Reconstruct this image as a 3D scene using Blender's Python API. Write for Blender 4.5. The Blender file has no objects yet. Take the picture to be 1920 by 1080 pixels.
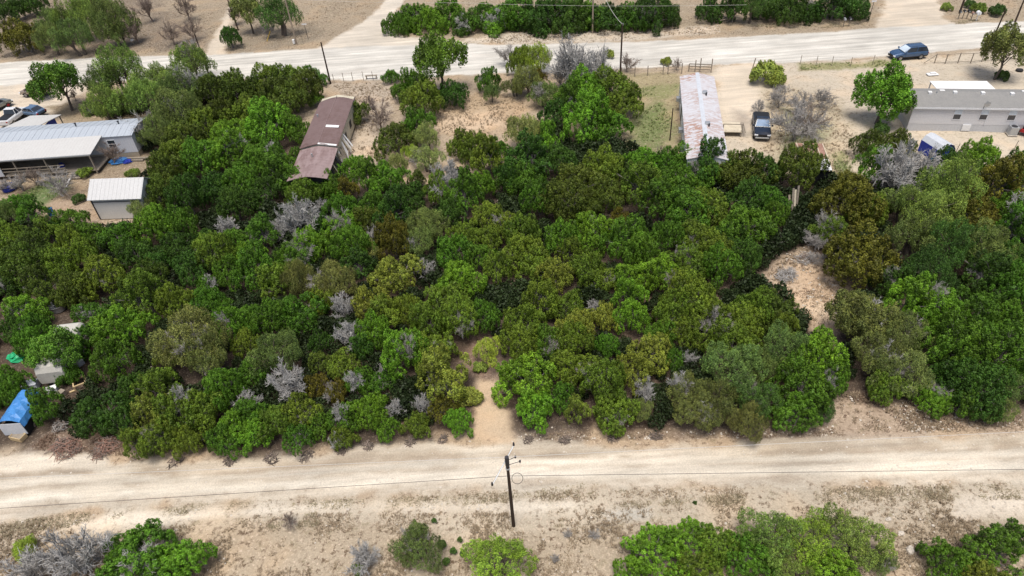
import bpy, math, random
import numpy as np
from mathutils import Matrix, Vector
RD = math.radians
random.seed(7); RNG = np.random.default_rng(7)
sc = bpy.context.scene
col = sc.collection
# ------------------------------------------------------------------ camera
F, H = 1280.0, 40.0                       # focal length in photo pixels (24 mm on 36 mm), drone height in metres
_d = np.array([1075-960, -(2080-540), -F]); _d /= np.linalg.norm(_d)
_up = -_d
_f = np.array([0, 0, -1.0]); _f = _f-_f.dot(_up)*_up; _f /= np.linalg.norm(_f)
ROT = np.array([np.cross(_f, _up), _f, _up])
def at(px, py, z=0.0):
    v = ROT @ np.array([px-960, -(py-540), -F]); t = (z-H)/v[2]
    return np.array([0, 0, H]) + v*t
def depth(p):
    return -(ROT.T @ (np.array(p)-[0, 0, H]))[2]
def mpp(px, py, z=0.0):
    return depth(at(px, py, z))/F
cd = bpy.data.cameras.new('camera'); cam = bpy.data.objects.new('camera', cd); col.objects.link(cam)
cd.sensor_width = 36; cd.lens = F/1920*36; cd.clip_end = 6000; cd.clip_start = 0.5
M = Matrix([list(ROT[i])+[0] for i in range(3)]+[[0, 0, 0, 1]]); M.translation = (0, 0, H)
cam.matrix_world = M; sc.camera = cam
# ------------------------------------------------------------------ mesh helpers
class MB:
    def __init__(s): s.v = []; s.f = []; s.m = []
    def add(s, vs, fs, mi=0):
        o = len(s.v); s.v += [tuple(p) for p in vs]; s.f += [tuple(i+o for i in f) for f in fs]; s.m += [mi]*len(fs); return s
    def box(s, x0, x1, y0, y1, z0, z1, mi=0, R=None):
        vs = [(x, y, z) for z in (z0, z1) for x, y in ((x0, y0), (x1, y0), (x1, y1), (x0, y1))]
        if R is not None: vs = [R @ Vector(v) for v in vs]
        return s.add(vs, [(3, 2, 1, 0), (4, 5, 6, 7), (0, 1, 5, 4), (1, 2, 6, 5), (2, 3, 7, 6), (3, 0, 4, 7)], mi)
    def slab(s, quad, t, mi=0):          # quad: 4 points anticlockwise seen from outside, thickness t inward
        q = [Vector(p) for p in quad]; n = (q[1]-q[0]).cross(q[3]-q[0]).normalized()
        vs = q+[p-n*t for p in q]
        return s.add(vs, [(0, 1, 2, 3), (7, 6, 5, 4), (0, 4, 5, 1), (1, 5, 6, 2), (2, 6, 7, 3), (3, 7, 4, 0)], mi)
    def tube(s, pts, rs, n=6, mi=0, caps=True):
        pts = [Vector(p) for p in pts]
        if not hasattr(rs, '__len__'): rs = [rs]*len(pts)
        rings = []; a = None
        for i, p in enumerate(pts):
            d = (pts[min(i+1, len(pts)-1)]-pts[max(i-1, 0)]).normalized()
            if a is None:
                a = d.orthogonal().normalized()
            a = (a-d*a.dot(d))
            a = a.normalized() if a.length > 1e-6 else d.orthogonal().normalized()
            b = d.cross(a)
            rings.append([p+(a*math.cos(2*math.pi*k/n)+b*math.sin(2*math.pi*k/n))*rs[i] for k in range(n)])
        vs = [v for r in rings for v in r]; fs = []
        for i in range(len(pts)-1):
            for k in range(n):
                fs.append((i*n+k, i*n+(k+1) % n, (i+1)*n+(k+1) % n, (i+1)*n+k))
        if caps and n > 2:
            fs.append(tuple(reversed(range(n)))); fs.append(tuple((len(pts)-1)*n+k for k in range(n)))
        return s.add(vs, fs, mi)
    def loft(s, rings, mi=0, caps=True):
        n = len(rings[0]); vs = [v for r in rings for v in r]; fs = []
        for i in range(len(rings)-1):
            for k in range(n):
                fs.append((i*n+k, i*n+(k+1) % n, (i+1)*n+(k+1) % n, (i+1)*n+k))
        if caps: fs.append(tuple(reversed(range(n)))); fs.append(tuple((len(rings)-1)*n+k for k in range(n)))
        return s.add(vs, fs, mi)
    def mesh(s, name, mats, smooth=False):
        me = bpy.data.meshes.new(name); me.from_pydata(s.v, [], s.f)
        for m in (mats if isinstance(mats, (list, tuple)) else [mats]): me.materials.append(m)
        me.polygons.foreach_set('material_index', s.m)
        if smooth: me.polygons.foreach_set('use_smooth', [True]*len(s.f))
        me.update(); return me
    def build(s, name, mats, parent=None, bevel=0, smooth=False):
        o = bpy.data.objects.new(name, s.mesh(name, mats, smooth)); col.objects.link(o)
        if parent: o.parent = parent
        if bevel:
            b = o.modifiers.new('bevel', 'BEVEL'); b.width = bevel; b.segments = 2; b.limit_method = 'ANGLE'
        return o
def tag(o, label=None, cat=None, group=None, kind=None):
    if label: o['label'] = label
    if cat: o['category'] = cat
    if group: o['group'] = group
    if kind: o['kind'] = kind
    return o
def empty(name, loc, rz=0.0, label=None, cat=None, group=None):
    o = bpy.data.objects.new(name, None); col.objects.link(o)
    o.location = tuple(loc); o.rotation_euler = (0, 0, rz); o.empty_display_size = .3
    return tag(o, label, cat, group)
def copy_tree(o, parent=None):
    c = o.copy(); col.objects.link(c); c.parent = parent
    for ch in [x for x in o.children]: copy_tree(ch, c)
    return c
# ------------------------------------------------------------------ materials
def new_mat(name):
    m = bpy.data.materials.new(name); m.use_nodes = True; nt = m.node_tree
    return m, nt, nt.nodes['Principled BSDF']
def nd(nt, t, ins=None, **kw):
    n = nt.nodes.new(t)
    for k, v in kw.items(): setattr(n, k, v)
    for k, v in (ins or {}).items():
        if isinstance(v, bpy.types.NodeSocket): nt.links.new(v, n.inputs[k])
        else: n.inputs[k].default_value = v
    return n
def rgba(c): return (c[0], c[1], c[2], 1)
def noise(nt, scale, detail=4, rough=.55, vec=None, out='Fac'):
    n = nd(nt, 'ShaderNodeTexNoise', {'Scale': scale, 'Detail': detail, 'Roughness': rough})
    if vec is not None: nt.links.new(vec, n.inputs['Vector'])
    return n.outputs[out]
def remap(nt, x, a, b, c, d):
    n = nd(nt, 'ShaderNodeMapRange', {'Value': x, 'From Min': a, 'From Max': b, 'To Min': c, 'To Max': d}); return n.outputs[0]
def mix(nt, fac, a, b, mode='MIX'):
    n = nt.nodes.new('ShaderNodeMix'); n.data_type = 'RGBA'; n.blend_type = mode
    for i, v in ((0, fac), (6, a), (7, b)):
        if isinstance(v, bpy.types.NodeSocket): nt.links.new(v, n.inputs[i])
        else: n.inputs[i].default_value = v if i == 0 else rgba(v)
    return n.outputs[2]
def objco(nt, scale=(1, 1, 1), rot=(0, 0, 0)):
    tc = nt.nodes.new('ShaderNodeTexCoord')
    mp = nd(nt, 'ShaderNodeMapping', {'Scale': scale, 'Rotation': rot}); nt.links.new(tc.outputs['Object'], mp.inputs[0])
    return mp.outputs[0]
def worn(name, c, c2=None, amt=.35, scale=1.5, rough=.6, metal=0.0, spec=.3, bump=0.0, st=(1, 1, 1)):
    """plain painted or weathered surface: base colour c, patches of c2, fine grain"""
    m, nt, p = new_mat(name); v = objco(nt, st)
    c2 = c2 or tuple(x*.6 for x in c)
    a = remap(nt, noise(nt, scale, 6, .65, v), .42, .68, 0, 1)
    g = remap(nt, noise(nt, scale*9, 3, .6, v), .3, .7, .86, 1.1)
    x = mix(nt, nd(nt, 'ShaderNodeMath', {0: a, 1: amt}, operation='MULTIPLY').outputs[0], c, c2)
    x = mix(nt, 1.0, x, nd(nt, 'ShaderNodeCombineColor', {0: g, 1: g, 2: g}).outputs[0], 'MULTIPLY')
    nt.links.new(x, p.inputs['Base Color']); p.inputs['Roughness'].default_value = rough
    p.inputs['Metallic'].default_value = metal; p.inputs['Specular IOR Level'].default_value = spec
    if bump:
        b = nd(nt, 'ShaderNodeBump', {'Strength': bump, 'Distance': .02, 'Height': noise(nt, scale*6, 4, .6, v)}); nt.links.new(b.outputs[0], p.inputs['Normal'])
    return m
def striped(name, c, c2, axis, period, dark=.75, amt=.25, scale=.8, rough=.55, metal=0.0):
    """sheet metal, shingles or siding: fine lines across one axis of the part plus weathering"""
    m, nt, p = new_mat(name); v = objco(nt)
    sx = nd(nt, 'ShaderNodeSeparateXYZ', {0: v})
    t = nd(nt, 'ShaderNodeMath', {0: sx.outputs[axis], 1: 1/period}, operation='MULTIPLY').outputs[0]
    t = nd(nt, 'ShaderNodeMath', {0: t}, operation='FRACT').outputs[0]
    ln = remap(nt, t, .86, .93, 1, dark)
    a = remap(nt, noise(nt, scale, 6, .65, v), .4, .7, 0, amt)
    x = mix(nt, a, c, c2)
    g = nd(nt, 'ShaderNodeMath', {0: ln, 1: remap(nt, noise(nt, 7, 4, .6, v), .3, .7, .9, 1.07)}, operation='MULTIPLY').outputs[0]
    x = mix(nt, 1.0, x, nd(nt, 'ShaderNodeCombineColor', {0: g, 1: g, 2: g}).outputs[0], 'MULTIPLY')
    nt.links.new(x, p.inputs['Base Color']); p.inputs['Roughness'].default_value = rough; p.inputs['Metallic'].default_value = metal
    b = nd(nt, 'ShaderNodeBump', {'Strength': .4, 'Distance': .02, 'Height': ln}); nt.links.new(b.outputs[0], p.inputs['Normal'])
    return m
def rusty_roof(name, paint, rust, st, lo, hi, seam_axis=1, seam=.62, side=None):
    m, nt, p = new_mat(name); v = objco(nt, st); o = objco(nt)
    a = remap(nt, noise(nt, 1.0, 7, .7, v), lo, hi, 0, 1)
    a2 = remap(nt, noise(nt, .22, 3, .5, o), .38, .62, .15, 1)
    a = nd(nt, 'ShaderNodeMath', {0: a, 1: a2}, operation='MULTIPLY').outputs[0]
    if side:
        a = nd(nt, 'ShaderNodeMath', {0: a, 1: remap(nt, nd(nt, 'ShaderNodeSeparateXYZ', {0: o}).outputs[0], side-.15, side+.15, 1, .6)}, operation='MULTIPLY').outputs[0]
    x = mix(nt, a, paint, rust)
    x = mix(nt, remap(nt, noise(nt, 3.2, 6, .7, o), .55, .75, 0, .5), x, tuple(k*.45 for k in rust))
    sx = nd(nt, 'ShaderNodeSeparateXYZ', {0: o})
    t = nd(nt, 'ShaderNodeMath', {0: nd(nt, 'ShaderNodeMath', {0: sx.outputs[seam_axis], 1: 1/seam}, operation='MULTIPLY').outputs[0]}, operation='FRACT').outputs[0]
    g = remap(nt, t, .9, .96, 1, .8)
    x = mix(nt, 1.0, x, nd(nt, 'ShaderNodeCombineColor', {0: g, 1: g, 2: g}).outputs[0], 'MULTIPLY')
    nt.links.new(x, p.inputs['Base Color']); p.inputs['Roughness'].default_value = .65
    b = nd(nt, 'ShaderNodeBump', {'Strength': .5, 'Distance': .02, 'Height': g}); nt.links.new(b.outputs[0], p.inputs['Normal'])
    return m
def paint(name, c, rough=.25, metal=.3, coat=.6):
    m, nt, p = new_mat(name); v = objco(nt)
    k = remap(nt, noise(nt, 2.5, 5, .6, v), .3, .75, .9, 1.08)
    x = mix(nt, 1.0, c, nd(nt, 'ShaderNodeCombineColor', {0: k, 1: k, 2: k}).outputs[0], 'MULTIPLY')
    x = mix(nt, remap(nt, noise(nt, 1.3, 4, .6, v), .5, .8, 0, .12), x, (.4, .36, .3))      # road dust
    nt.links.new(x, p.inputs['Base Color']); p.inputs['Roughness'].default_value = rough; p.inputs['Metallic'].default_value = metal
    p.inputs['Coat Weight'].default_value = coat; p.inputs['Coat Roughness'].default_value = .1
    return m
MT = {
 'white_metal': striped('white_sheet_metal', (.40, .44, .49), (.36, .38, .41), 0, .42, .84),
 'porch_metal': striped('porch_sheet_metal', (.52, .515, .5), (.43, .41, .39), 0, .42, .9),
 'shed_roof': striped('shed_sheet_metal', (.53, .53, .53), (.6, .6, .6), 0, .3, .92),
 'shed_wall': striped('shed_panel', (.64, .63, .6), (.54, .52, .48), 0, .3, .93),
 'grey_siding': striped('grey_siding', (.66, .66, .68), (.58, .57, .57), 2, .2, .85, .3),
 'blue_siding': striped('pale_siding', (.6, .62, .66), (.5, .52, .55), 0, .3, .88, .4),
 'skirt': striped('skirting', (.55, .56, .58), (.47, .47, .48), 0, .4, .94),
 'tan_skirt': worn('tan_skirting', (.42, .36, .28), None, .5),
 'shingle': striped('grey_shingle', (.25, .245, .235), (.19, .19, .19), 1, .16, .8, .5, 1.2, .9),
 'trim': worn('white_trim', (.75, .76, .78), None, .2),
 'white': worn('white_paint', (.78, .78, .78), (.6, .6, .58), .3),
 'cream': worn('cream_siding', (.58, .54, .42), (.3, .25, .18), .6, 1.2),
 'rust_white': rusty_roof('rusty_white_roof', (.54, .54, .57), (.37, .225, .175), (1.3, 2.8, 1), .47, .53, side=2.07),
 'rust_brown': rusty_roof('rusty_brown_roof', (.175, .118, .112), (.125, .075, .065), (1.5, .7, 1), .42, .62),
 'rust_pink': rusty_roof('faded_rusty_roof', (.29, .215, .21), (.19, .125, .118), (1.8, .5, 1), .42, .6),
 'rust': worn('rusted_sheet', (.36, .22, .17), (.2, .1, .07), .8, 1.5),
 'dark': worn('dark_interior', (.03, .03, .035), (.015, .015, .015), .6),
 'black': worn('black_plastic', (.02, .02, .022), None, .3, rough=.5),
 'tyre': worn('rubber', (.025, .025, .025), None, .3, rough=.85),
 'rim': worn('wheel_alloy', (.45, .45, .47), None, .3, rough=.35, metal=.8),
 'red': worn('red_paint', (.4, .03, .03), None, .3),
 'wood': worn('grey_wood', (.3, .26, .21), (.17, .14, .11), .7, 2, .85, st=(1, 1, 4)),
 'newwood': worn('new_lumber', (.55, .42, .24), (.4, .28, .15), .5, 2, .8),
 'deckwood': worn('pale_plywood', (.6, .53, .41), (.4, .34, .25), .5, 1.2, .8),
 'pole': worn('creosote_pole', (.055, .036, .026), (.03, .02, .016), .6, 2, .85, st=(3, 3, .5)),
 'palepole': worn('pale_pole', (.32, .26, .2), (.2, .16, .13), .6, 2, .85, st=(3, 3, .5)),
 'metal': worn('galvanised', (.5, .52, .54), (.38, .39, .4), .5, 2, .45, .6),
 'darkmetal': worn('dark_metal', (.07, .07, .08), None, .4, 2, .5, .5),
 'cable': worn('cable', (.08, .075, .07), None, .2, rough=.6),
 'palecable': worn('pale_cable', (.55, .53, .5), None, .2, rough=.5),
 'tarp': worn('blue_tarp', (.07, .25, .58), (.04, .16, .42), .6, 2.0, .4, bump=.3),
 'deepblue': worn('blue_cloth', (.02, .05, .42), (.015, .03, .25), .6, 2, .5, bump=.3),
 'greentarp': worn('green_tarp', (.03, .42, .18), (.02, .25, .1), .6, 3, .4, bump=.3),
 'canvas': worn('white_canvas', (.55, .58, .63), (.38, .4, .43), .35, 1.5, .6, bump=.3),
 'yellow': worn('yellow_marker', (.6, .4, .06), None, .3),
 'stone': worn('limestone', (.55, .5, .43), (.35, .3, .25), .6, 3, .9),
 'bark': worn('bark', (.12, .1, .085), (.06, .05, .042), .7, 3, .95),
 'greybark': worn('grey_bark', (.19, .175, .165), (.1, .09, .085), .7, 3, .95),
 'silver': worn('silver_dead_wood', (.42, .41, .395), (.27, .255, .24), .5, 2.5, .9),
 'greytwig': worn('grey_twigs', (.36, .34, .32), (.22, .2, .185), .5, 2.5, .9),
 'browntwig': worn('brown_twigs', (.24, .19, .16), (.14, .11, .09), .5, 2.5, .9),
 'suv': paint('blue_grey_paint', (.05, .105, .21)), 'pickup': paint('dark_blue_paint', (.012, .018, .034), .35, .0, .25),
 'carblue': paint('blue_paint', (.12, .2, .33)), 'carwhite': paint('white_car_paint', (.72, .73, .75), .3, 0), 'cargrey': paint('grey_car_paint', (.2, .21, .2)),
 'cartan': paint('tan_car_paint', (.34, .27, .22)), 'camper': worn('camper_shell', (.5, .485, .44), (.42, .4, .34), .5, 1.5),
}
def glass(name, c=(.02, .025, .035)):
    m, nt, p = new_mat(name); k = noise(nt, 1.5, 3, .5, objco(nt))
    nt.links.new(mix(nt, k, c, tuple(x*1.8 for x in c)), p.inputs['Base Color']); p.inputs['Roughness'].default_value = .06; p.inputs['Specular IOR Level'].default_value = .8
    return m
MT['glass'] = glass('dark_glass'); MT['lamp'] = glass('lamp_glass', (.6, .62, .65)); MT['redlamp'] = glass('red_lamp_glass', (.25, .01, .01))
MT['blueglass'] = glass('blue_glass', (.1, .16, .26)); MT['windscreen'] = glass('painted_sky_glass', (.4, .46, .52))  # the pale windscreen glass has the sky's reflection painted into its colour
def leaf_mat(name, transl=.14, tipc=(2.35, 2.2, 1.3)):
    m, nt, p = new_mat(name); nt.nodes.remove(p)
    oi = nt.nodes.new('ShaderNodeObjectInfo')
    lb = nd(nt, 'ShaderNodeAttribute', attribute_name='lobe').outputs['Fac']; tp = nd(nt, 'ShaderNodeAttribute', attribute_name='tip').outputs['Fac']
    c = mix(nt, tp, oi.outputs['Color'], tipc, 'MULTIPLY')             # younger, yellower shoot tips, with lit-tip contrast painted brighter into the colour
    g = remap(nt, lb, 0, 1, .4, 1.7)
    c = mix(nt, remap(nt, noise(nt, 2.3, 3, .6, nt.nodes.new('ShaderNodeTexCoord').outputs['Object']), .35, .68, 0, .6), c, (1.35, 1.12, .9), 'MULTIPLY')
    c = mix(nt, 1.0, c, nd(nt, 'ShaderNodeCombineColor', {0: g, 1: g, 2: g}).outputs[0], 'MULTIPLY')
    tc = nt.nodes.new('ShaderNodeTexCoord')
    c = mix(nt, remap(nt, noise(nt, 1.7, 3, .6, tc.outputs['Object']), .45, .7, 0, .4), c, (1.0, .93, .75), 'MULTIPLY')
    d = nd(nt, 'ShaderNodeBsdfPrincipled', {'Base Color': c, 'Roughness': .55, 'Specular IOR Level': .25})
    t = nd(nt, 'ShaderNodeBsdfTranslucent', {'Color': c}); s = nd(nt, 'ShaderNodeMixShader', {0: transl, 1: d.outputs[0], 2: t.outputs[0]})
    nt.links.new(s.outputs[0], nt.nodes['Material Output'].inputs[0]); return m
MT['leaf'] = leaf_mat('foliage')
MT['blueglass'].node_tree.nodes['Principled BSDF'].inputs['Specular IOR Level'].default_value = .15
MT['blueglass'].node_tree.nodes['Principled BSDF'].inputs['Roughness'].default_value = .2
# ------------------------------------------------------------------ ground colour, from areas measured on the ground
_lat = np.random.default_rng(3).random((256, 256))
def vnoise(x, y, s):
    x = x/s; y = y/s; xi = np.floor(x).astype(int); yi = np.floor(y).astype(int); fx = x-xi; fy = y-yi
    fx = fx*fx*(3-2*fx); fy = fy*fy*(3-2*fy); g = lambda a, b: _lat[a % 256, b % 256]
    return (g(xi, yi)*(1-fx)+g(xi+1, yi)*fx)*(1-fy)+(g(xi, yi+1)*(1-fx)+g(xi+1, yi+1)*fx)*fy
def fbm(x, y, s, o=4):
    r = 0; a = 1; t = 0
    for i in range(o): r = r+a*vnoise(x+i*37.1, y+i*11.7, s/2**i); t += a; a *= .55
    return r/t
def sdist(x, y, poly):
    """signed distance (negative inside) of points to a polygon"""
    d = np.full(x.shape, 1e18); ins = np.zeros(x.shape, bool); n = len(poly)
    for i in range(n):
        ax, ay = poly[i]; bx, by = poly[(i+1) % n]; ex, ey = bx-ax, by-ay; wx, wy = x-ax, y-ay
        t = np.clip((wx*ex+wy*ey)/(ex*ex+ey*ey+1e-12), 0, 1); d = np.minimum(d, (wx-ex*t)**2+(wy-ey*t)**2)
        c = ((ay <= y) & (by > y)) | ((by <= y) & (ay > y)); ins ^= c & (x < ax+(y-ay)/(by-ay+1e-12)*ex)
    d = np.sqrt(d); return np.where(ins, -d, d)
def P(*pts): return [tuple(at(a, b)[:2]) for a, b in pts]
NEAR_UP = [(-500, 905), (-200, 880), (0, 862), (110, 852), (300, 868), (480, 866), (700, 840), (900, 826), (1060, 833), (1440, 829), (1650, 822), (1920, 814), (2400, 800)]
NEAR_LO = [(-500, 1060), (-200, 1010), (0, 976), (110, 962), (300, 946), (480, 935), (700, 928), (900, 918), (1060, 914), (1440, 908), (1650, 906), (1920, 902), (2400, 890)]
FAR_UP = [(-500, 150), (-150, 128), (0, 118), (150, 110), (320, 104), (420, 102), (560, 93), (660, 88), (760, 85), (880, 82), (960, 85), (1180, 79), (1440, 67), (1560, 60), (1640, 53), (1800, 45), (1920, 40), (2300, 20)]
FAR_LO = [(-500, 200), (-150, 172), (0, 161), (150, 155), (320, 148), (420, 146), (560, 150), (660, 152), (760, 147), (880, 140), (960, 137), (1180, 128), (1440, 118), (1560, 114), (1640, 107), (1800, 93), (1920, 84), (2300, 60)]
AREAS = [  # polygon (photo pixels on the ground), colour, grassiness, road-ness, edge softness m, edge raggedness m
 ('far_ground', P((-700, 140), (420, 100), (900, 82), (1500, 62), (2500, 10), (2300, -130), (960, -60), (-300, -40)), (.31, .24, .165), 1, 0, 1, 1),
 ('oak_litter', P((-300, 100), (0, 105), (90, 112), (200, 100), (300, 93), (385, 88), (395, 60), (330, 30), (260, -10), (0, -40), (-300, -40)), (.2, .155, .115), 1, 0, 2, 2.5),
 ('fork_litter', P((420, 98), (480, 96), (560, 88), (600, 70), (610, 55), (560, 40), (500, 20), (440, 40)), (.24, .19, .135), 1, 0, 1, 1.5),
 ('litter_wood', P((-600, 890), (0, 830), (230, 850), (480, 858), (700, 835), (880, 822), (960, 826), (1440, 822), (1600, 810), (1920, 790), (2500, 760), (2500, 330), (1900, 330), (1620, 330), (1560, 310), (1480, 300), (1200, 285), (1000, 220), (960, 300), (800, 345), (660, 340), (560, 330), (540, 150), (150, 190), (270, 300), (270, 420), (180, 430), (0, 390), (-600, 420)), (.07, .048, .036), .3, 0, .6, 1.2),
 ('litter_fringe', P((960, 815), (1440, 805), (1600, 770), (1760, 760), (1920, 770), (1920, 795), (1600, 818), (1200, 826), (960, 828)), (.21, .155, .12), .9, 0, .6, 1.0),
 ('litter_brushfringe', P((60, 840), (100, 800), (240, 800), (235, 855), (120, 850)), (.17, .115, .085), .9, 0, .5, .8),
 ('leftyard', P((-300, 300), (0, 335), (110, 320), (160, 300), (275, 290), (290, 320), (180, 430), (90, 400), (0, 370), (-300, 400)), (.27, .2, .13), 1, 0, .6, 1),
 ('leftlawn', P((20, 372), (95, 335), (130, 330), (130, 352), (80, 385)), (.1, .16, .04), .6, 0, .8, 1),
 ('shedyard', P((90, 380), (140, 365), (175, 390), (195, 420), (175, 440), (100, 400)), (.34, .24, .165), .8, 0, .4, .6),
 ('leftdrive', P((-300, 170), (0, 155), (60, 150), (160, 152), (150, 175), (100, 205), (90, 240), (-300, 260)), (.55, .46, .37), .2, .5, .8, 1.2),
 ('leftgarden', P((95, 200), (140, 192), (280, 190), (300, 225), (120, 225)), (.27, .2, .12), 1, 0, .6, 1),
 ('browntrailer_yard', P((620, 155), (760, 155), (720, 215), (705, 270), (720, 330), (640, 320), (640, 270), (655, 200)), (.4, .32, .25), 1, 0, .6, 1),
 ('browntrailer_dirt', P((640, 250), (700, 240), (720, 300), (690, 335), (640, 310)), (.5, .39, .29), .5, 0, .8, 1),
 ('midclear', P((830, 180), (940, 175), (1010, 200), (960, 230), (900, 260), (820, 250), (815, 210)), (.4, .28, .17), .8, 0, .6, 1.2),
 ('midclear_dirt', P((825, 215), (930, 205), (945, 235), (870, 250), (820, 245)), (.53, .38, .25), .3, 0, .9, 1),
 ('midpath', P((770, 270), (800, 262), (830, 345), (800, 350)), (.47, .33, .22), .5, 0, .3, .5),
 ('trailer_lawn', P((1165, 140), (1275, 135), (1285, 290), (1180, 285), (1190, 200)), (.31, .25, .13), .8, 0, .8, 1.5),
 ('trailer_green', P((1195, 215), (1240, 190), (1262, 225), (1240, 280), (1190, 265)), (.15, .19, .055), .6, 0, 1.5, 1.5),
 ('trailer_green2', P((1195, 165), (1270, 160), (1268, 180), (1200, 185)), (.22, .22, .08), .6, 0, 1, 1.5),
 ('rightyard', P((1335, 130), (1420, 118), (1700, 108), (2300, 70), (2300, 330), (1900, 330), (1800, 330), (1560, 330), (1400, 310), (1350, 300), (1335, 200)), (.5, .42, .33), .5, .15, .8, 1.4),
 ('rightyard_grass', P((1440, 160), (1560, 180), (1600, 250), (1600, 330), (1440, 310), (1400, 220)), (.42, .34, .23), 1, 0, 2, 2.5),
 ('rightgreen', P((1560, 290), (1590, 280), (1600, 340), (1565, 335)), (.19, .22, .08), .7, 0, .8, 1),
 ('rightgreen2', P((1475, 205), (1545, 235), (1530, 285), (1470, 290)), (.3, .3, .16), .8, 0, 1.5, 1.5),
 ('fence_grass', P((1500, 118), (1570, 118), (1670, 112), (1670, 124), (1560, 130), (1500, 130)), (.26, .25, .1), .7, 0, .5, 1),
 ('driveway', P((1345, 125), (1415, 116), (1425, 175), (1440, 235), (1390, 250), (1360, 230), (1345, 180)), (.58, .48, .38), .1, .6, .8, .8),
 ('pickup_dark_patch', P((1375, 205), (1410, 215), (1400, 260), (1370, 250)), (.33, .28, .24), .2, .2, 1, 1),  # darker, greyer ground beside the pickup
 ('near_verge', P((-700, 1110), (0, 975), (480, 938), (960, 918), (1920, 902), (2600, 880), (2800, 1400), (-900, 1500)), (.455, .375, .285), 1, 0, .6, .9),
 ('near_grassland', P((-700, 1180), (110, 1010), (330, 985), (480, 975), (700, 985), (900, 1010), (1130, 1000), (1300, 990), (2500, 985), (2800, 1400), (-900, 1500)), (.385, .3, .21), 1, 0, .7, 1.0),
 ('ditch', P((100, 975), (230, 962), (480, 948), (700, 942), (960, 945), (1130, 948), (960, 955), (700, 955), (480, 963), (250, 990), (150, 995)), (.66, .57, .47), .35, .2, .4, .5),
 ('ditch2', P((1800, 935), (1920, 930), (2400, 920), (2400, 945), (1920, 955), (1790, 965)), (.6, .51, .42), .3, .2, .4, .5),
 ('greypatch', P((1125, 955), (1220, 952), (1225, 968), (1135, 970)), (.45, .41, .36), .4, 0, .3, .4),
 ('far_verge_rock', P((870, 72), (960, 62), (1180, 55), (1350, 48), (1350, 62), (1180, 76), (960, 82), (880, 80)), (.5, .42, .34), 1, .1, .6, .8),
 ('sideroad', P((585, 96), (630, 70), (690, 35), (722, 0), (740, -40), (775, -40), (757, 0), (733, 45), (745, 66), (870, 78), (880, 95)), (.55, .48, .41), .1, .8, .5, .7),
 ('path', P((385, 104), (405, 60), (425, 25), (445, -10), (470, -10), (440, 30), (425, 70), (425, 104)), (.55, .46, .37), .3, .4, .6, .8),
 ('sideroad2', P((1640, 60), (1650, 20), (1665, -40), (1775, -40), (1762, 5), (1770, 35), (1800, 48)), (.55, .46, .37), .1, .6, .6, .9),
 ('far_road', P(*(FAR_UP+FAR_LO[::-1])), (.535, .505, .475), .05, 1, .35, .5),
 ('near_road', P(*(NEAR_UP+NEAR_LO[::-1])), (.575, .495, .405), .05, 1, .45, .7),
 ('near_road_tan', P((260, 872), (480, 872), (700, 846), (960, 840), (1440, 834), (1920, 820), (1920, 845), (1440, 856), (960, 862), (700, 872), (480, 895), (300, 905)), (.46, .365, .27), .05, 1, .7, .9),
 ('near_road_pale', P((540, 905), (700, 890), (960, 872), (1180, 868), (1440, 868), (1640, 862), (1920, 858), (1920, 878), (1440, 885), (960, 892), (700, 905)), (.63, .545, .455), .02, 1, .6, .8),
 ('track', P((895, 835), (965, 832), (955, 790), (945, 740), (940, 700), (930, 670), (900, 670), (893, 720), (885, 770), (875, 822)), (.5, .36, .235), .25, .3, .35, .4),
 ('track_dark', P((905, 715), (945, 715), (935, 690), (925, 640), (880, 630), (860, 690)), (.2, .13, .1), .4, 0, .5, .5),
 ('brush_clearing', P((1440, 515), (1475, 475), (1520, 465), (1560, 510), (1590, 545), (1570, 600), (1560, 650), (1520, 610), (1500, 560), (1450, 545)), (.43, .31, .21), .9, .1, .5, .7),
 ('brush_clearing_bare', P((1455, 535), (1500, 540), (1560, 575), (1565, 610), (1520, 615), (1490, 570)), (.54, .40, .275), .3, .1, .7, .7),
 ('oak_clearing', P((1560, 790), (1575, 740), (1610, 735), (1680, 750), (1800, 770), (1920, 790), (1920, 808), (1650, 815), (1560, 812)), (.38, .275, .195), .9, 0, .5, .8),
 ('painted_shade_litter', P((1590, 745), (1640, 730), (1665, 760), (1640, 765)), (.17, .11, .08), .3, 0, .5, .5),  # the oak's shade on the clearing, painted into the dark litter colour
]
def _lane(f, w, x0, x1):
    r = lambda g: [(x, np.interp(x, *zip(*NEAR_UP))*(1-g)+np.interp(x, *zip(*NEAR_LO))*g) for x in range(x0, x1+1, 120)]
    return P(*(r(f-w)+r(f+w)[::-1]))
_i = [a[0] for a in AREAS].index('track')
AREAS[_i:_i] = [('rut', _lane(.30, .035, -400, 2300), (.40, .31, .225), .05, .9, .3, .5), ('rut', _lane(.50, .03, -400, 2300), (.45, .365, .28), .05, .9, .3, .5), ('rut', _lane(.40, .03, -400, 2300), (.62, .545, .46), .02, .9, .3, .5), ('rut', _lane(.72, .04, -400, 2300), (.63, .56, .475), .02, .9, .3, .5), ('rut', _lane(.86, .03, -400, 2300), (.47, .385, .3), .3, .8, .3, .6)]
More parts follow.
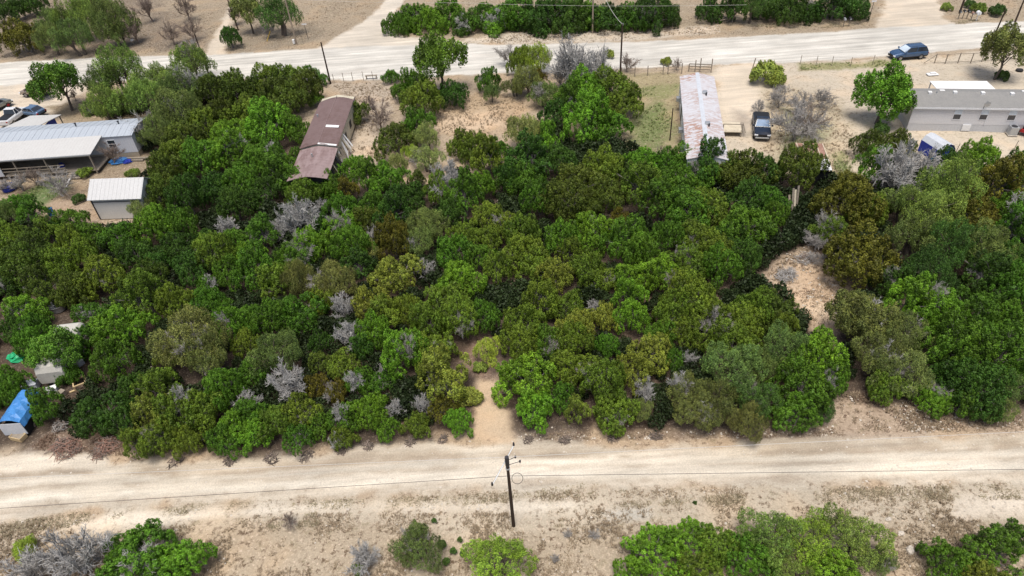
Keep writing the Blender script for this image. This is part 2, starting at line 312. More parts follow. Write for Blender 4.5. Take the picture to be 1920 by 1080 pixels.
def ground_colour(x, y):
    x = np.asarray(x, float); y = np.asarray(y, float)
    big = fbm(x, y, 14, 4)-.5; med = fbm(x+90, y+40, 3, 4)-.5; fine = fbm(x+9, y+3, .9, 3)-.5
    c = np.empty(x.shape+(3,)); c[:] = (.37, .28, .195); gr = np.full(x.shape, .9); rd = np.zeros(x.shape)
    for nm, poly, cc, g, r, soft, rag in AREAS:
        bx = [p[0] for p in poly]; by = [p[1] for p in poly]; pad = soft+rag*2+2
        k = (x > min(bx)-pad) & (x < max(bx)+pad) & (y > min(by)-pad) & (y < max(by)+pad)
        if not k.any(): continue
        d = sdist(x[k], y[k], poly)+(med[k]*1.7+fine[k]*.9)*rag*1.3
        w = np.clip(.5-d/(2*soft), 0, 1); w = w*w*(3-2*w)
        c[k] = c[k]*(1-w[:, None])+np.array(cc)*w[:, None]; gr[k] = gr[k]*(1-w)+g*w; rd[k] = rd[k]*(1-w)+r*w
    lum = c.mean(-1, keepdims=True); c = (c*.78+lum*.22*1.04)*np.array([1.045, 1.05, 1.0])
    t = 1+big*.25+med*.3; c = c*t[..., None]
    w = np.clip(med*2.2, 0, .5)*(1-rd); c = c*(1-w[..., None])+c*np.array([1.06, .93, .8])*w[..., None]
    return c, gr, rd
def ground_mat():
    m, nt, p = new_mat('earth')
    tc = nt.nodes.new('ShaderNodeTexCoord'); v = tc.outputs['Object']
    c = nd(nt, 'ShaderNodeAttribute', attribute_name='soil').outputs['Color']
    g = nd(nt, 'ShaderNodeAttribute', attribute_name='grassy').outputs['Fac']; r = nd(nt, 'ShaderNodeAttribute', attribute_name='trodden').outputs['Fac']
    mul = lambda a, b: nd(nt, 'ShaderNodeMath', {0: a, 1: b}, operation='MULTIPLY').outputs[0]
    def grey(x): return nd(nt, 'ShaderNodeCombineColor', {0: x, 1: x, 2: x}).outputs[0]
    # dry grass flecks and seed heads
    f1 = remap(nt, noise(nt, 2.6, 5, .7, v), .52, .62, 0, 1); f2 = remap(nt, noise(nt, .35, 3, .5, v), .36, .58, .3, 1)
    c = mix(nt, mul(mul(f1, f2), g), c, (.13, .09, .058))
    f3 = remap(nt, noise(nt, 4.5, 4, .7, v), .55, .66, 0, .75); c = mix(nt, mul(f3, g), c, (.52, .42, .32))
    f4 = remap(nt, noise(nt, 1.1, 5, .7, v), .57, .68, 0, .55); c = mix(nt, mul(f4, g), c, (.17, .145, .075))
    # wheel-track streaks along both roads
    mp = nd(nt, 'ShaderNodeMapping', {'Rotation': (0, 0, RD(2.2)), 'Scale': (.055, 1.0, 1)}); nt.links.new(v, mp.inputs[0])
    s = remap(nt, noise(nt, 1.3, 5, .6, mp.outputs[0]), .3, .72, .74, 1.2)
    c = mix(nt, r, c, mix(nt, 1.0, c, grey(s), 'MULTIPLY'))
    mp2 = nd(nt, 'ShaderNodeMapping', {'Rotation': (0, 0, RD(2.2)), 'Scale': (.03, 1.0, 1)}); nt.links.new(v, mp2.inputs[0])
    mp3 = nd(nt, 'ShaderNodeMapping', {'Rotation': (0, 0, RD(2.2)), 'Scale': (.2, 1.0, 1)}); nt.links.new(v, mp3.inputs[0])
    s3 = remap(nt, noise(nt, .55, 4, .65, mp3.outputs[0]), .32, .68, .82, 1.13); c = mix(nt, r, c, mix(nt, 1.0, c, grey(s3), 'MULTIPLY'))
    s2 = remap(nt, noise(nt, 4.0, 3, .6, mp2.outputs[0]), .55, .75, 0, .4); c = mix(nt, mul(s2, r), c, (.42, .33, .26))
    # grain and pebbles
    c = mix(nt, 1.0, c, grey(remap(nt, noise(nt, 9, 5, .7, v), .28, .72, .78, 1.2)), 'MULTIPLY')
    c = mix(nt, remap(nt, noise(nt, 22, 2, .5, v), .66, .74, 0, .5), c, (.66, .6, .52))
    nt.links.new(c, p.inputs['Base Color']); p.inputs['Roughness'].default_value = .95; p.inputs['Specular IOR Level'].default_value = .15
    b = nd(nt, 'ShaderNodeBump', {'Strength': .55, 'Distance': .08, 'Height': noise(nt, 4, 6, .7, v)}); nt.links.new(b.outputs[0], p.inputs['Normal'])
    return m
MT['earth'] = ground_mat()
def relief(x, y, road):
    return -(np.clip(fbm(x+5, y+5, 5, 3), .25, .75)-.25)*.28*np.clip(1-road*2.2, 0, 1)
def sheet(name, X, Y, Z, kind='structure'):
    """grid mesh from 2-D arrays of points, coloured by ground_colour"""
    n, m = X.shape; me = bpy.data.meshes.new(name)
    idx = np.arange(n*m).reshape(n, m); q = np.stack([idx[:-1, :-1], idx[:-1, 1:], idx[1:, 1:], idx[1:, :-1]], -1).reshape(-1, 4)
    fast_mesh(me, np.stack([X, Y, Z], -1).reshape(-1, 3), q)
    c, g, r = ground_colour(X.ravel(), Y.ravel())
    a = me.attributes.new('soil', 'FLOAT_COLOR', 'POINT'); a.data.foreach_set('color', np.concatenate([c, np.ones((len(c), 1))], 1).astype(np.float32).ravel())
    a = me.attributes.new('grassy', 'FLOAT', 'POINT'); a.data.foreach_set('value', g.astype(np.float32))
    a = me.attributes.new('trodden', 'FLOAT', 'POINT'); a.data.foreach_set('value', r.astype(np.float32))
    me.materials.append(MT['earth']); me.polygons.foreach_set('use_smooth', np.ones(len(q), bool))
    o = bpy.data.objects.new(name, me); col.objects.link(o); o['kind'] = kind; return o
def fast_mesh(me, v, q):
    k = q.shape[1]
    me.vertices.add(len(v)); me.vertices.foreach_set('co', np.asarray(v, np.float32).ravel())
    me.loops.add(q.size); me.loops.foreach_set('vertex_index', q.astype(np.int32).ravel())
    me.polygons.add(len(q)); me.polygons.foreach_set('loop_start', np.arange(0, q.size, k, dtype=np.int32)); me.polygons.foreach_set('loop_total', np.full(len(q), k, np.int32))
    me.update(calc_edges=True)
def axis(a, b, st, far):
    mid = list(np.arange(a, b+.01, st)); s = st; lo = []; hi = []; p = a
    while p > -far: s *= 1.35; p -= s; lo.append(p)
    s = st; p = mid[-1]
    while p < far: s *= 1.35; p += s; hi.append(p)
    return np.array(lo[::-1]+mid+hi)
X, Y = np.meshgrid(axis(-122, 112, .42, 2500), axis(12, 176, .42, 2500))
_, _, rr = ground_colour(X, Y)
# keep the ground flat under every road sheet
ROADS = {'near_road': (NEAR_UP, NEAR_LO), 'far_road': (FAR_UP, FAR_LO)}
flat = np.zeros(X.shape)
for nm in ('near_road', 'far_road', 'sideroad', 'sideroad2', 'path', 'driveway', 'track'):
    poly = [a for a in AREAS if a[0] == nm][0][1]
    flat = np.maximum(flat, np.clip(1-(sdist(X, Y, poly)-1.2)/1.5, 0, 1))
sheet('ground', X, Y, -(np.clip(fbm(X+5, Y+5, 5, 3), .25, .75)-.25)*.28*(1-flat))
def strip(name, up, lo, z, pad=.35, nx=260, ny=22):
    def res(pts):
        w = np.array([at(*p)[:2] for p in pts]); s = np.r_[0, np.cumsum(np.linalg.norm(np.diff(w, axis=0), axis=1))]; t = np.linspace(0, s[-1], nx)
        return np.stack([np.interp(t, s, w[:, 0]), np.interp(t, s, w[:, 1])], -1)
    U, L = res(up), res(lo); d = (U-L)/np.linalg.norm(U-L, axis=1)[:, None]; U = U+d*pad; L = L-d*pad
    t = np.linspace(0, 1, ny)[:, None, None]; G = L[None]*(1-t)+U[None]*t
    return sheet(name, G[..., 0], G[..., 1], np.full(G.shape[:2], z))
strip('near_road', NEAR_UP, NEAR_LO, .012, nx=420, ny=30)
strip('far_road', FAR_UP, FAR_LO, .012, nx=560, ny=34)
strip('side_road', [(572, 100), (620, 76), (690, 35), (722, 0), (745, -40)], [(900, 92), (760, 72), (733, 45), (757, 0), (775, -40)], .008, nx=70, ny=40)
strip('side_road', [(1640, 66), (1650, 20), (1665, -40)], [(1810, 52), (1766, 20), (1775, -40)], .008, nx=60, ny=40)
strip('footpath', [(382, 106), (405, 60), (425, 25), (445, -10)], [(428, 106), (425, 70), (440, 30), (470, -10)], .008, nx=70, ny=20)
strip('driveway', [(1345, 122), (1345, 180), (1360, 232)], [(1418, 114), (1425, 175), (1440, 240)], .008, nx=60, ny=20)
strip('dirt_track', [(868, 838), (880, 780), (890, 720), (895, 672)], [(972, 838), (958, 780), (946, 720), (935, 672)], .008, nx=60, ny=20)
# ------------------------------------------------------------------ buildings
def frame(A, B): return (A[0], A[1], 0), math.atan2(B[1]-A[1], B[0]-A[0])
def local(root, p):
    c, s = math.cos(root.rotation_euler.z), math.sin(root.rotation_euler.z); dx, dy = p[0]-root.location.x, p[1]-root.location.y
    return (dx*c+dy*s, -dx*s+dy*c, p[2] if len(p) > 2 else 0)
def gable_body(L, W, h, rise, along='x', z0=0.0):
    """closed walls with gable ends; ridge runs along x (or y)"""
    m = MB()
    if along == 'x':
        pr = [(0, z0), (W, z0), (W, h), (W/2, h+rise), (0, h)]
        m.loft([[(0, y, z) for y, z in pr], [(L, y, z) for y, z in pr]])
    else:
        pr = [(0, z0), (W, z0), (W, h), (W/2, h+rise), (0, h)]
        m.loft([[(x, L, z) for x, z in pr], [(x, 0, z) for x, z in pr]])
    return m
def gable_roof(L, W, h, rise, ov=.15, t=.06, along='x', ribs=0.0, eave=.12):
    m = MB(); k = rise/(W/2)
    pr = [(-eave, h-k*eave), (W/2, h+rise), (W+eave, h-k*eave), (W+eave, h-k*eave+t), (W/2, h+rise+t), (-eave, h-k*eave+t)]
    f = (lambda a, b, z: (a, b, z)) if along == 'x' else (lambda a, b, z: (b, a, z))
    r = [[f(-ov, y, z+.012) for y, z in pr], [f(L+ov, y, z+.012) for y, z in pr]]
    if along == 'y': r = r[::-1]
    m.loft(r)
    if ribs:
        n = int((L+2*ov)/ribs)
        for i in range(n+1):
            a = -ov+.03+i*ribs
            for y0, z0, y1, z1 in ((pr[5][0], pr[5][1], pr[4][0], pr[4][1]), (pr[4][0], pr[4][1], pr[3][0], pr[3][1])):
                q = [f(a-.02, y0, z0+.04), f(a+.02, y0, z0+.04), f(a+.02, y1, z1+.04), f(a-.02, y1, z1+.04)]
                if along == 'y': q = q[::-1]
                m.slab(q, .035)
    return m
def add_window(root, x, y, z, w, h, face='-y', top=None):
    """sash window proud of a wall; face -y, +x or -x"""
    R = {'-y': Matrix.Rotation(0, 3, 'Z'), '+x': Matrix.Rotation(math.pi/2, 3, 'Z'), '-x': Matrix.Rotation(-math.pi/2, 3, 'Z')}[face]; o = Vector((x, y, z))
    def bx(name, mat, parent, *b):
        m = MB(); m.box(*b); m.v = [tuple(R @ Vector(v)+o) for v in m.v]; return m.build(name, mat, parent)
    m = MB(); e = .06
    for b in ((-w/2-e, w/2+e, -.05, -.002, -e, 0), (-w/2-e, w/2+e, -.05, -.002, h, h+e), (-w/2-e, -w/2, -.05, -.002, 0, h), (w/2, w/2+e, -.05, -.002, 0, h), (-w/2, w/2, -.045, -.004, h*.48, h*.52)): m.box(*b)
    m.v = [tuple(R @ Vector(v)+o) for v in m.v]; fr = m.build('window', MT['trim'], root)
    bx('pane', MT['glass'], fr, -w/2, w/2, -.025, -.006, 0, h*.48); bx('pane', top or MT['glass'], fr, -w/2, w/2, -.025, -.006, h*.52, h); return fr
def boxpart(root, name, mat, *b, bevel=0):
    return MB().box(*b).build(name, mat, root, bevel)
# grey mobile home on the right
A = np.array([48.05, 72.1]); root = empty('mobile_home', (A[0], A[1], 0), RD(-11.8), 'grey sided mobile home with shingle roof and white roof vents beside the round green tree', 'mobile home')
gh = root; L, W, h, rise = 21.0, 4.75, 3.0, .72
MB().box(.02, L-.02, .02, W-.02, -.1, .85).build('skirting', MT['skirt'], root)
gable_body(L, W, h, rise, z0=.85).build('wall', MT['grey_siding'], root)
rf = gable_roof(L, W, h, rise, .2, .09, eave=.22).build('roof', MT['shingle'], root)
boxpart(rf, 'fascia', MT['trim'], -.2, L+.2, -.26, -.225, h-.2, h+.02)
for px, py, z in ((1742, 178, 3.5), (1789, 178, 3.5), (1841, 179, 3.5), (1896, 180, 3.5)):
    q = local(root, at(px, py, z)); zz = h+rise*q[1]/(W/2)+.1
    boxpart(rf, 'vent', MT['white'], q[0]-.2, q[0]+.2, q[1]-.22, q[1]+.22, zz-.12, zz+.2, bevel=.03)
for px, py in ((1763, 169), (1915, 169)):
    q = local(root, at(px, py, 3.5)); boxpart(rf, 'vent', MT['white'], q[0]-.28, q[0]+.28, W*.62-.15, W*.62+.15, h+rise*.62, h+rise*.76+.2, bevel=.03)
q = local(root, at(1755, 178, 3.5)); MB().tube([(q[0], q[1], 3.3), (q[0], q[1], 3.95)], .06, 8).build('pipe', MT['metal'], rf)
for px, py in ((1797, 215), (1847, 216), (1900, 217)):
    q = local(root, at(px, py, 2.15)); add_window(root, q[0], 0, 1.5, .78, 1.25, top=MT['windscreen'])
add_window(root, 0, 2.4, 1.5, .8, 1.1, '-x')
q = local(root, at(1812, 241, .4)); boxpart(root, 'access_panel', MT['white'], q[0]-.5, q[0]+.4, -.12, -.01, .1, .85, bevel=.01)
q = local(root, at(1837, 193, 3.1)); sd = MB().tube([(q[0], -.3, 3.0), (q[0]-.05, -.4, 3.35), (q[0]+.1, -.5, 3.6)], .03, 6).build('dish_arm', MT['darkmetal'], root)
m = MB(); rg = [[(q[0]+.15+r*math.cos(a), -.52-.04*(1-(r/.35)**2)+.3*r*math.sin(a)*0, 3.65+r*math.sin(a)) for a in np.linspace(0, 2*math.pi, 15)[:-1]] for r in (.02, .2, .34)]; m.loft(rg, caps=False); m.build('dish', MT['metal'], sd)
q0 = local(root, at(1743, 152, 2.6)); q1 = local(root, at(1850, 152, 2.6))
cp = MB().slab([(q0[0], W+.02, 2.8), (q1[0], W+.02, 2.8), (q1[0], q1[1], 2.62), (q0[0], q0[1], 2.62)], .07).build('porch_roof', MT['white'], root)
for x in (q0[0]+.15, (q0[0]+q1[0])/2, q1[0]-.15): MB().box(x-.06, x+.06, q0[1]-.2, q0[1]-.08, 0, 2.54).build('post', MT['trim'], cp)
boxpart(root, 'drain_pipe', MT['trim'], 8.1, 8.18, -.06, -.003, .85, 2.95)
q = at(1896, 252); ac = empty('air_conditioner', q, RD(-11.8), 'boxy grey air conditioning unit outside the grey mobile home', 'air conditioner')
MB().box(-.42, .42, -.42, .42, .08, 1.02).build('cabinet', MT['metal'], ac, .03); MB().box(-.5, .5, -.5, .5, 0, .08).build('base', MT['stone'], ac)
MB().tube([(0, 0, 1.022), (0, 0, 1.045)], .33, 18).build('fan_grille', MT['dark'], ac)
q = at(1919, 250); mw = empty('riding_mower', q, RD(40), 'red and black riding mower at the far end of the grey mobile home', 'mower')
MB().loft([[(x, y, z) for y, z in ((-.35, .35), (.35, .35), (.3, t), (-.3, t))] for x, t in ((-.7, .75), (-.2, .6), (.1, .62), (.7, .8))]).build('body', MT['red'], mw, .03)
for x, r in ((-.5, .27), (.55, .2)):
    for s in (-1, 1): MB().tube([(x, s*.36, r), (x, s*.56, r)], r, 14).build('wheel', MT['tyre'], mw)
MB().box(-.45, .0, -.22, .22, .62, 1.0).build('seat', MT['black'], mw, .05)
# white mobile home with porch on the left
A = np.array([-72, 80.25]); root = empty('porch_house', (A[0], A[1], 0), RD(-.6), 'long white metal roofed mobile home with a covered porch, above the small metal shed', 'mobile home'); lh = root
L, W, h, rise = 26.0, 4.7, 3.0, .42
MB().box(.02, L-.02, .02, W-.02, -.1, .7).build('skirting', MT['tan_skirt'], root)
gable_body(L, W, h, rise, z0=.7).build('wall', MT['blue_siding'], root)
rf = gable_roof(L, W, h, rise, .15, .06, ribs=.84).build('roof', MT['white_metal'], root)
for px, py in ((143, 237), (223, 233)):
    q = local(root, at(px, py, 3.4)); MB().tube([(q[0], q[1], 3.1), (q[0], q[1], 3.75)], .08, 8).tube([(q[0], q[1], 3.75), (q[0], q[1], 3.85)], .14, 8).build('vent', MT['darkmetal'], rf)
PX1 = local(root, (-49.7, 78))[0]
pr = MB().slab([(-.1, -3.75, 2.62), (PX1, -3.65, 2.62), (PX1+.05, .12, 3.2), (-.1, .12, 3.2)], .06).build('porch_roof', MT['porch_metal'], root)
boxpart(pr, 'gutter', MT['metal'], -.1, PX1, -3.84, -3.755, 2.5, 2.63)
for x in (3.5, 7.6, 12.6, 16.4, PX1-.3): MB().box(x-.07, x+.07, -3.6, -3.46, 0, 2.555).build('post', MT['wood'], pr)
dk = boxpart(root, 'porch_floor', MT['wood'], 0, PX1, -3.6, -.02, .35, .47)
for z in (.95, 1.35): MB().box(9.3, 18.5, -3.63, -3.57, z, z+.09).build('railing', MT['wood'], dk)
for i in range(3): boxpart(dk, 'step', MT['wood'], 18.7, 20.4, -4.0-.35*i, -3.65-.35*i, 0, .36-.11*i)
add_window(root, 23.2, 0, 1.5, .9, 1.0); add_window(root, 18.6, 0, 1.3, 1.0, 1.1)
boxpart(root, 'porch_screen', MT['canvas'], 5.5, 10.8, -3.75, -3.66, .5, 2.4)
boxpart(root, 'door', MT['dark'], 15.0, 15.95, -.04, -.004, .7, 2.7)
q0 = local(root, at(57, 217, 2.6)); q1 = local(root, at(115, 215, 2.6))
an = MB().slab([(q0[0]-1.3, W+.18, 2.98), (q1[0]-.9, W+.18, 2.98), (q1[0], q1[1], 2.62), (q0[0], q0[1], 2.62)], .07).build('lean_to_roof', MT['porch_metal'], root)
for x in (q0[0]+.1, q1[0]-.2): MB().box(x-.06, x+.06, q1[1]-.3, q1[1]-.18, 0, 2.55).build('post', MT['wood'], an)
boxpart(root, 'lean_to_wall', MT['deepblue'], q1[0]-1.0, q1[0]-.9, W+.2, q1[1]-.35, 0, 2.5)
# small metal shed
A = at(189, 411); root = empty('metal_shed', (A[0], A[1], 0), RD(-4.5), 'small pale metal shed with a steep white roof, in front of the porch house', 'shed'); sh = root
L, W, h, rise = 5.6, 3.5, 2.75, 1.3
gable_body(L, W, h, rise).build('wall', MT['shed_wall'], root)
gable_roof(L, W, h, rise, .25, .05, ribs=.46, eave=.25).build('roof', MT['shed_roof'], root)
boxpart(root, 'seam_trim', MT['darkmetal'], -.01, L+.01, -.035, -.003, 2.18, 2.26)
boxpart(root, 'corner_trim', MT['darkmetal'], -.06, .06, -.06, -.004, 0, 2.6)
boxpart(root, 'door', MT['shed_roof'], L+.003, L+.05, .8, 2.7, 0, 2.2)
# rusty white trailer home
A = np.array([19.71, 63.97]); ang = math.atan2(20.7, 4.2)-math.pi/2
root = empty('trailer_home', (A[0], A[1], 0), ang, 'white trailer home with a rust streaked roof, between the lawn and the driveway', 'mobile home'); wt = root
L, W, h, rise = 21.6, 4.15, 3.0, .5
MB().box(.03, W-.03, .03, L-.03, -.1, .6).build('skirting', MT['skirt'], root)
gable_body(L, W, h, rise, 'y', .6).build('wall', MT['white'], root)
rf = gable_roof(L, W, h, rise, .12, .05, 'y').build('roof', MT['rust_white'], root)
m = MB(); m.slab([(W/2-.25, -.13, h+rise+.03), (W/2, -.13, h+rise+.1), (W/2, L+.13, h+rise+.1), (W/2-.25, L+.13, h+rise+.03)], .02); m.slab([(W/2, -.13, h+rise+.1), (W/2+.25, -.13, h+rise+.03), (W/2+.25, L+.13, h+rise+.03), (W/2, L+.13, h+rise+.1)], .02); m.build('ridge_cap', MT['canvas'], rf)
for px, py in ((1322, 174), (1327, 232)):
    q = local(root, at(px, py, 3.5)); MB().box(q[0]-.3, q[0]+.25, q[1]-.35, q[1]+.3, 3.3, 3.72).build('roof_vent', MT['metal'], rf, .05)
    MB().tube([(q[0]+.1, q[1]-.55, 3.3), (q[0]+.1, q[1]-.55, 3.8)], .09, 8).build('pipe', MT['darkmetal'], rf)
for y in (2.4, 7.4, 11.6, 16.4, 19.6): add_window(root, 0, y, 1.45, 1.0, 1.0, '-x')
boxpart(root, 'door', MT['dark'], -.045, -.004, 13.8, 14.7, .6, 2.6)
for y in (4.9, 9.5, 18.1): boxpart(root, 'window_unit', MT['metal'], -.5, -.01, y-.35, y+.35, 1.3, 1.8, bevel=.03)
q = at(1377, 257); rz = ang
dkr = empty('wooden_deck', q, rz, 'pale plywood deck with a ramp rail against the rusty white trailer home', 'deck')
MB().box(-1.5, .8, 0, 2.5, .6, .7).build('platform', MT['deckwood'], dkr); 
for x, y in ((-1.4, .1), (.7, .1), (-1.4, 2.4), (.7, 2.4)): MB().box(x-.06, x+.06, y-.06, y+.06, 0, .6).build('leg', MT['wood'], dkr)
m = MB()
for x in (.86, 1.16): m.box(x, x+.06, 0, 2.5, .55, .65)
for i in range(7): m.box(.86, 1.22, .1+i*.38, .18+i*.38, .651, .69)
m.build('slatted_step', MT['wood'], dkr); MB().box(-2.3, -1.55, .1, 2.4, .3, .38).build('step', MT['wood'], dkr)
m = MB(); m.box(-1.5, -1.4, .02, .1, .7, 1.6); m.box(.7, .8, .02, .1, .7, 1.6); m.box(-1.5, .8, .03, .09, 1.6, 1.68); m.build('railing', MT['wood'], dkr)
# brown derelict trailer
A = np.array([-23.55, 66.2]); ang = RD(-1.0); root = empty('derelict_trailer', (A[0], A[1], 0), ang, 'derelict trailer home with a rusty brown roof and a collapsing side wall among the junipers', 'mobile home'); bt = root
W = 4.25; L = 20.6; cut = 6.8
# rear section
m = gable_body(L-cut, W, 2.95, .42, 'y', .3); m.v = [(x, y+cut, z) for x, y, z in m.v]; m.build('wall', MT['cream'], root)
def arch_roof(y0, y1, h, rise, mat, sag=0.0, n=12, name='roof'):
    m = MB(); rings = []
    ys = np.linspace(y0, y1, 9)
    for y in ys:
        dz = -sag*math.sin(math.pi*(y-y0)/(y1-y0)); drop = .25*max(0, (y-(L-1.2))/1.35)**2 if y > L-1.2 else 0
        top = [(-.1+(W+.2)*i/n, h+rise*(1-abs(2*i/n-1)**1.3)+dz-drop) for i in range(n+1)]
        rings.append([(x, y, z+.05) for x, z in top]+[(x, y, z) for x, z in reversed(top)])
    m.loft(rings[::-1]); return m.build(name, mat, root, smooth=False)
r1 = arch_roof(cut-.1, L+.15, 2.98, .46, MT['rust_brown'])
r2 = arch_roof(-.3, cut-.15, 2.78, .42, MT['rust_pink'], .1)
m = MB(); m.slab([(W*.5, cut-.13, 3.49), (W, cut-.13, 3.12), (W, cut+.2, 3.14), (W*.5, cut+.2, 3.52)], .03); m.build('flashing', MT['white'], r1)
q = local(root, at(617, 238, 3.3)); MB().slab([(q[0]-.35, q[1]-.3, 3.5), (q[0]+1.2, q[1]-.3, 3.3), (q[0]+1.2, q[1]+.25, 3.31), (q[0]-.35, q[1]+.25, 3.51)], .04).build('patch', MT['white'], r1)
MB().tube([(W*.5, cut+.3, 3.505), (W*.5, L-.6, 3.51)], .035, 6).build('ridge_seam', MT['rust_pink'], r1)
MB().tube([(W*.45, 4.3, 3.1), (W*.45, 4.3, 3.55)], .09, 8).build('vent', MT['metal'], r2); MB().tube([(.6, L-6, 3.1), (.6, L-6, 3.55)], .12, 8).build('vent', MT['metal'], r1)
MB().box(.1, W-.35, .1, cut, .3, 2.74).build('interior', MT['dark'], root)
rr = random.Random(5)
for i in range(20):            # loose studs and hanging siding strips on the collapsing side
    y = .2+i*.55+rr.uniform(-.15, .15); x = W+rr.uniform(-.2, .35); lean = rr.uniform(.0, .9)
    MB().slab([(W-.12, y, 2.72), (W-.12, y+rr.uniform(.12, .34), 2.7), (x+lean, y+rr.uniform(.1, .5), rr.uniform(.2, 1.3)), (x+lean-.05, y+rr.uniform(-.25, .1), rr.uniform(.0, 1.0))], .03).build('loose_board', [MT['wood'], MT['white'], MT['cream'], MT['dark']][rr.choice([0, 0, 1, 3, 3, 2])], root)
for y in (cut+.6, cut+4.5, cut+8): MB().box(W+.003, W+.04, y, y+1.0, 1.2, 2.1).build('window', MT['dark'], root)
# small rusty lean-to shed near the pickup
A = at(1548, 322, 0); root = empty('lean_to_shed', (at(1531, 318, 2.0)[0], at(1531, 318, 2.0)[1], 0), RD(-12), 'small lean-to shed with a rusty and white sheet roof behind the dark olive juniper', 'shed'); ls = root
MB().slab([(-.9, 0, 2.0), (1.55, 0, 2.0), (1.55, 2.2, 2.08), (-.9, 2.2, 2.08)], .05).build('roof', MT['white'], root)
m2 = MB().slab([(-1.4, 2.22, 2.12), (1.55, 2.22, 2.12), (1.55, 5.4, 2.2), (-1.4, 5.4, 2.2)], .05).build('roof', MT['rust'], root); tag(m2, 'rusty rear roof sheet')
for i in range(5): MB().box(-1.3+i*.68, -1.22+i*.68, 2.24, 5.4, 2.205, 2.23).build('batten', MT['deckwood'], m2)
MB().box(-.7, 1.35, .25, 5.2, 0, 1.94).build('wall', MT['dark'], root)
# blue and white canopy tent
A = at(1770, 303); root = empty('canopy_tent', (A[0], A[1], 0), RD(12), 'white topped canopy tent with deep blue sides beside the big silver dead tree', 'tent'); ct = root; root.scale = (.88, .88, .88)
pr = lambda w, k: [(-w, 1.55*k), (-w*.6, 2.15*k), (0, 2.4*k), (w*.6, 2.15*k), (w, 1.55*k)]
m = MB(); rings = [[(x, y, z) for x, z in pr(1.05, 1)]+[(x, y, z-.03) for x, z in reversed(pr(1.05, 1))] for y in (0, .8, 1.6, 2.6, 3.4)]; m.loft(rings[::-1]); m.build('roof', MT['canvas'], root)
m = MB(); m.slab([(1.06, 0, .0), (1.06, 3.4, 0), (1.06, 3.4, 1.55), (1.06, 0, 1.55)], .03); m.build('side_panel', MT['deepblue'], root)
m = MB(); m.slab([(-1.06, 3.4, 0), (-1.06, 0, 0), (-1.06, 0, 1.55), (-1.06, 3.4, 1.55)], .03); m.build('side_panel', MT['deepblue'], root)
m = MB(); m.slab([(-1.0, -.02, .1), (1.0, -.02, .1), (1.0, -.02, 1.5), (.0, -.02, 2.3)], .03); m.build('front_panel', MT['deepblue'], root)
A = at(1752, 305); m = MB(); m.box(-.8, .8, -.5, .5, 0, .5); 
cr = empty('blue_crate', A, RD(30), 'slatted blue crate on the ground beside the blue and white canopy tent', 'crate'); MB().box(-.6, .6, -.4, .4, 0, .5).build('body', MT['deepblue'], cr, .04)
for i in range(4): MB().box(-.55+i*.3, -.4+i*.3, -.38, .38, .503, .54).build('slat', MT['tarp'], cr)
# ------------------------------------------------------------------ camp at the left edge of the wood
a0 = at(130, 603, 2.4); a1 = at(84, 690, 2.2); d = a1-a0; rz = math.atan2(d[1], d[0]); Lc = np.linalg.norm(d[:2])
root = empty('travel_trailer', ((a0[0]+a1[0])/2, (a0[1]+a1[1])/2, 0), rz, 'weathered white travel trailer half hidden under green trees north of the blue tarp shelter', 'travel trailer'); tt = root
prof = [(-1.1, .45), (1.1, .45), (1.15, 1.4), (1.1, 2.2), (.9, 2.4), (-.9, 2.4), (-1.1, 2.2), (-1.15, 1.4)]
MB().loft([[(x, y*k, .45+(z-.45)*kz) for y, z in prof] for x, k, kz in ((-Lc/2, .96, .9), (-Lc/2+.3, 1, 1), (Lc/2-.8, 1, 1), (Lc/2-.25, .98, .86), (Lc/2, .96, .6))]).build('body', MT['camper'], root, .04)
MB().slab([(Lc/2-.16, -.85, 1.35), (Lc/2-.16, .85, 1.35), (Lc/2-.62, .8, 2.15), (Lc/2-.62, -.8, 2.15)], .05).build('front_window', MT['glass'], root)
for x in (-1.6, .6): MB().box(x, x+.8, 1.12, 1.165, 1.2, 1.8).build('window', MT['glass'], root)
for s in (-1, 1): MB().tube([(-.3, s*.95, .36), (-.3, s*1.15, .36)], .36, 16).build('wheel', MT['tyre'], root)
MB().box(-.5, .4, -.35, .35, 2.39, 2.55).build('roof_vent', MT['metal'], root, .04)
MB().tube([(Lc/2, 0, .5), (Lc/2+1.1, 0, .45)], .06, 6).build('hitch', MT['darkmetal'], root)
b = at(17, 795, 1.5); b2_ = at(46, 742, 1.8); root = empty('tarp_shelter', (b[0], b[1], 0), math.atan2(b2_[1]-b[1], b2_[0]-b[0])-math.pi/2, 'low shelter with a bright blue tarp roof and white front sheet', 'shelter'); ts = root
rgs = []
for y, s in ((0, 0), (.35, -.1), (.7, .06), (1.1, -.04), (1.5, .1), (1.9, -.07), (2.3, .08), (2.7, -.02), (3.1, .05)):
    pf = [(-1.0+s*.4, 1.2), (-.9, 1.55+s*.3), (-.45, 1.85+s), (.0, 1.9-s*.6), (.35, 1.86+s*.8), (.8, 1.6-s*.3), (.95-s*.4, 1.1)]
    rgs.append([(x, y, z) for x, z in pf]+[(x, y, z-.03) for x, z in reversed(pf)])
MB().loft(rgs[::-1]).build('tarp', MT['tarp'], root)
MB().slab([(-.95, -.02, .25), (.85, -.02, .3), (.85, -.02, 1.5), (-.9, -.02, 1.5)], .04).build('front_sheet', MT['canvas'], root)
MB().box(-.8, .75, .1, 3.0, 0, 1.15).build('inner_stack', MT['dark'], root)
b = at(37, 822); root = empty('lumber_box', (b[0], b[1], 0), RD(-18), 'small new lumber box in front of the blue tarp shelter', 'box')
root.scale = (.72, .72, .8)
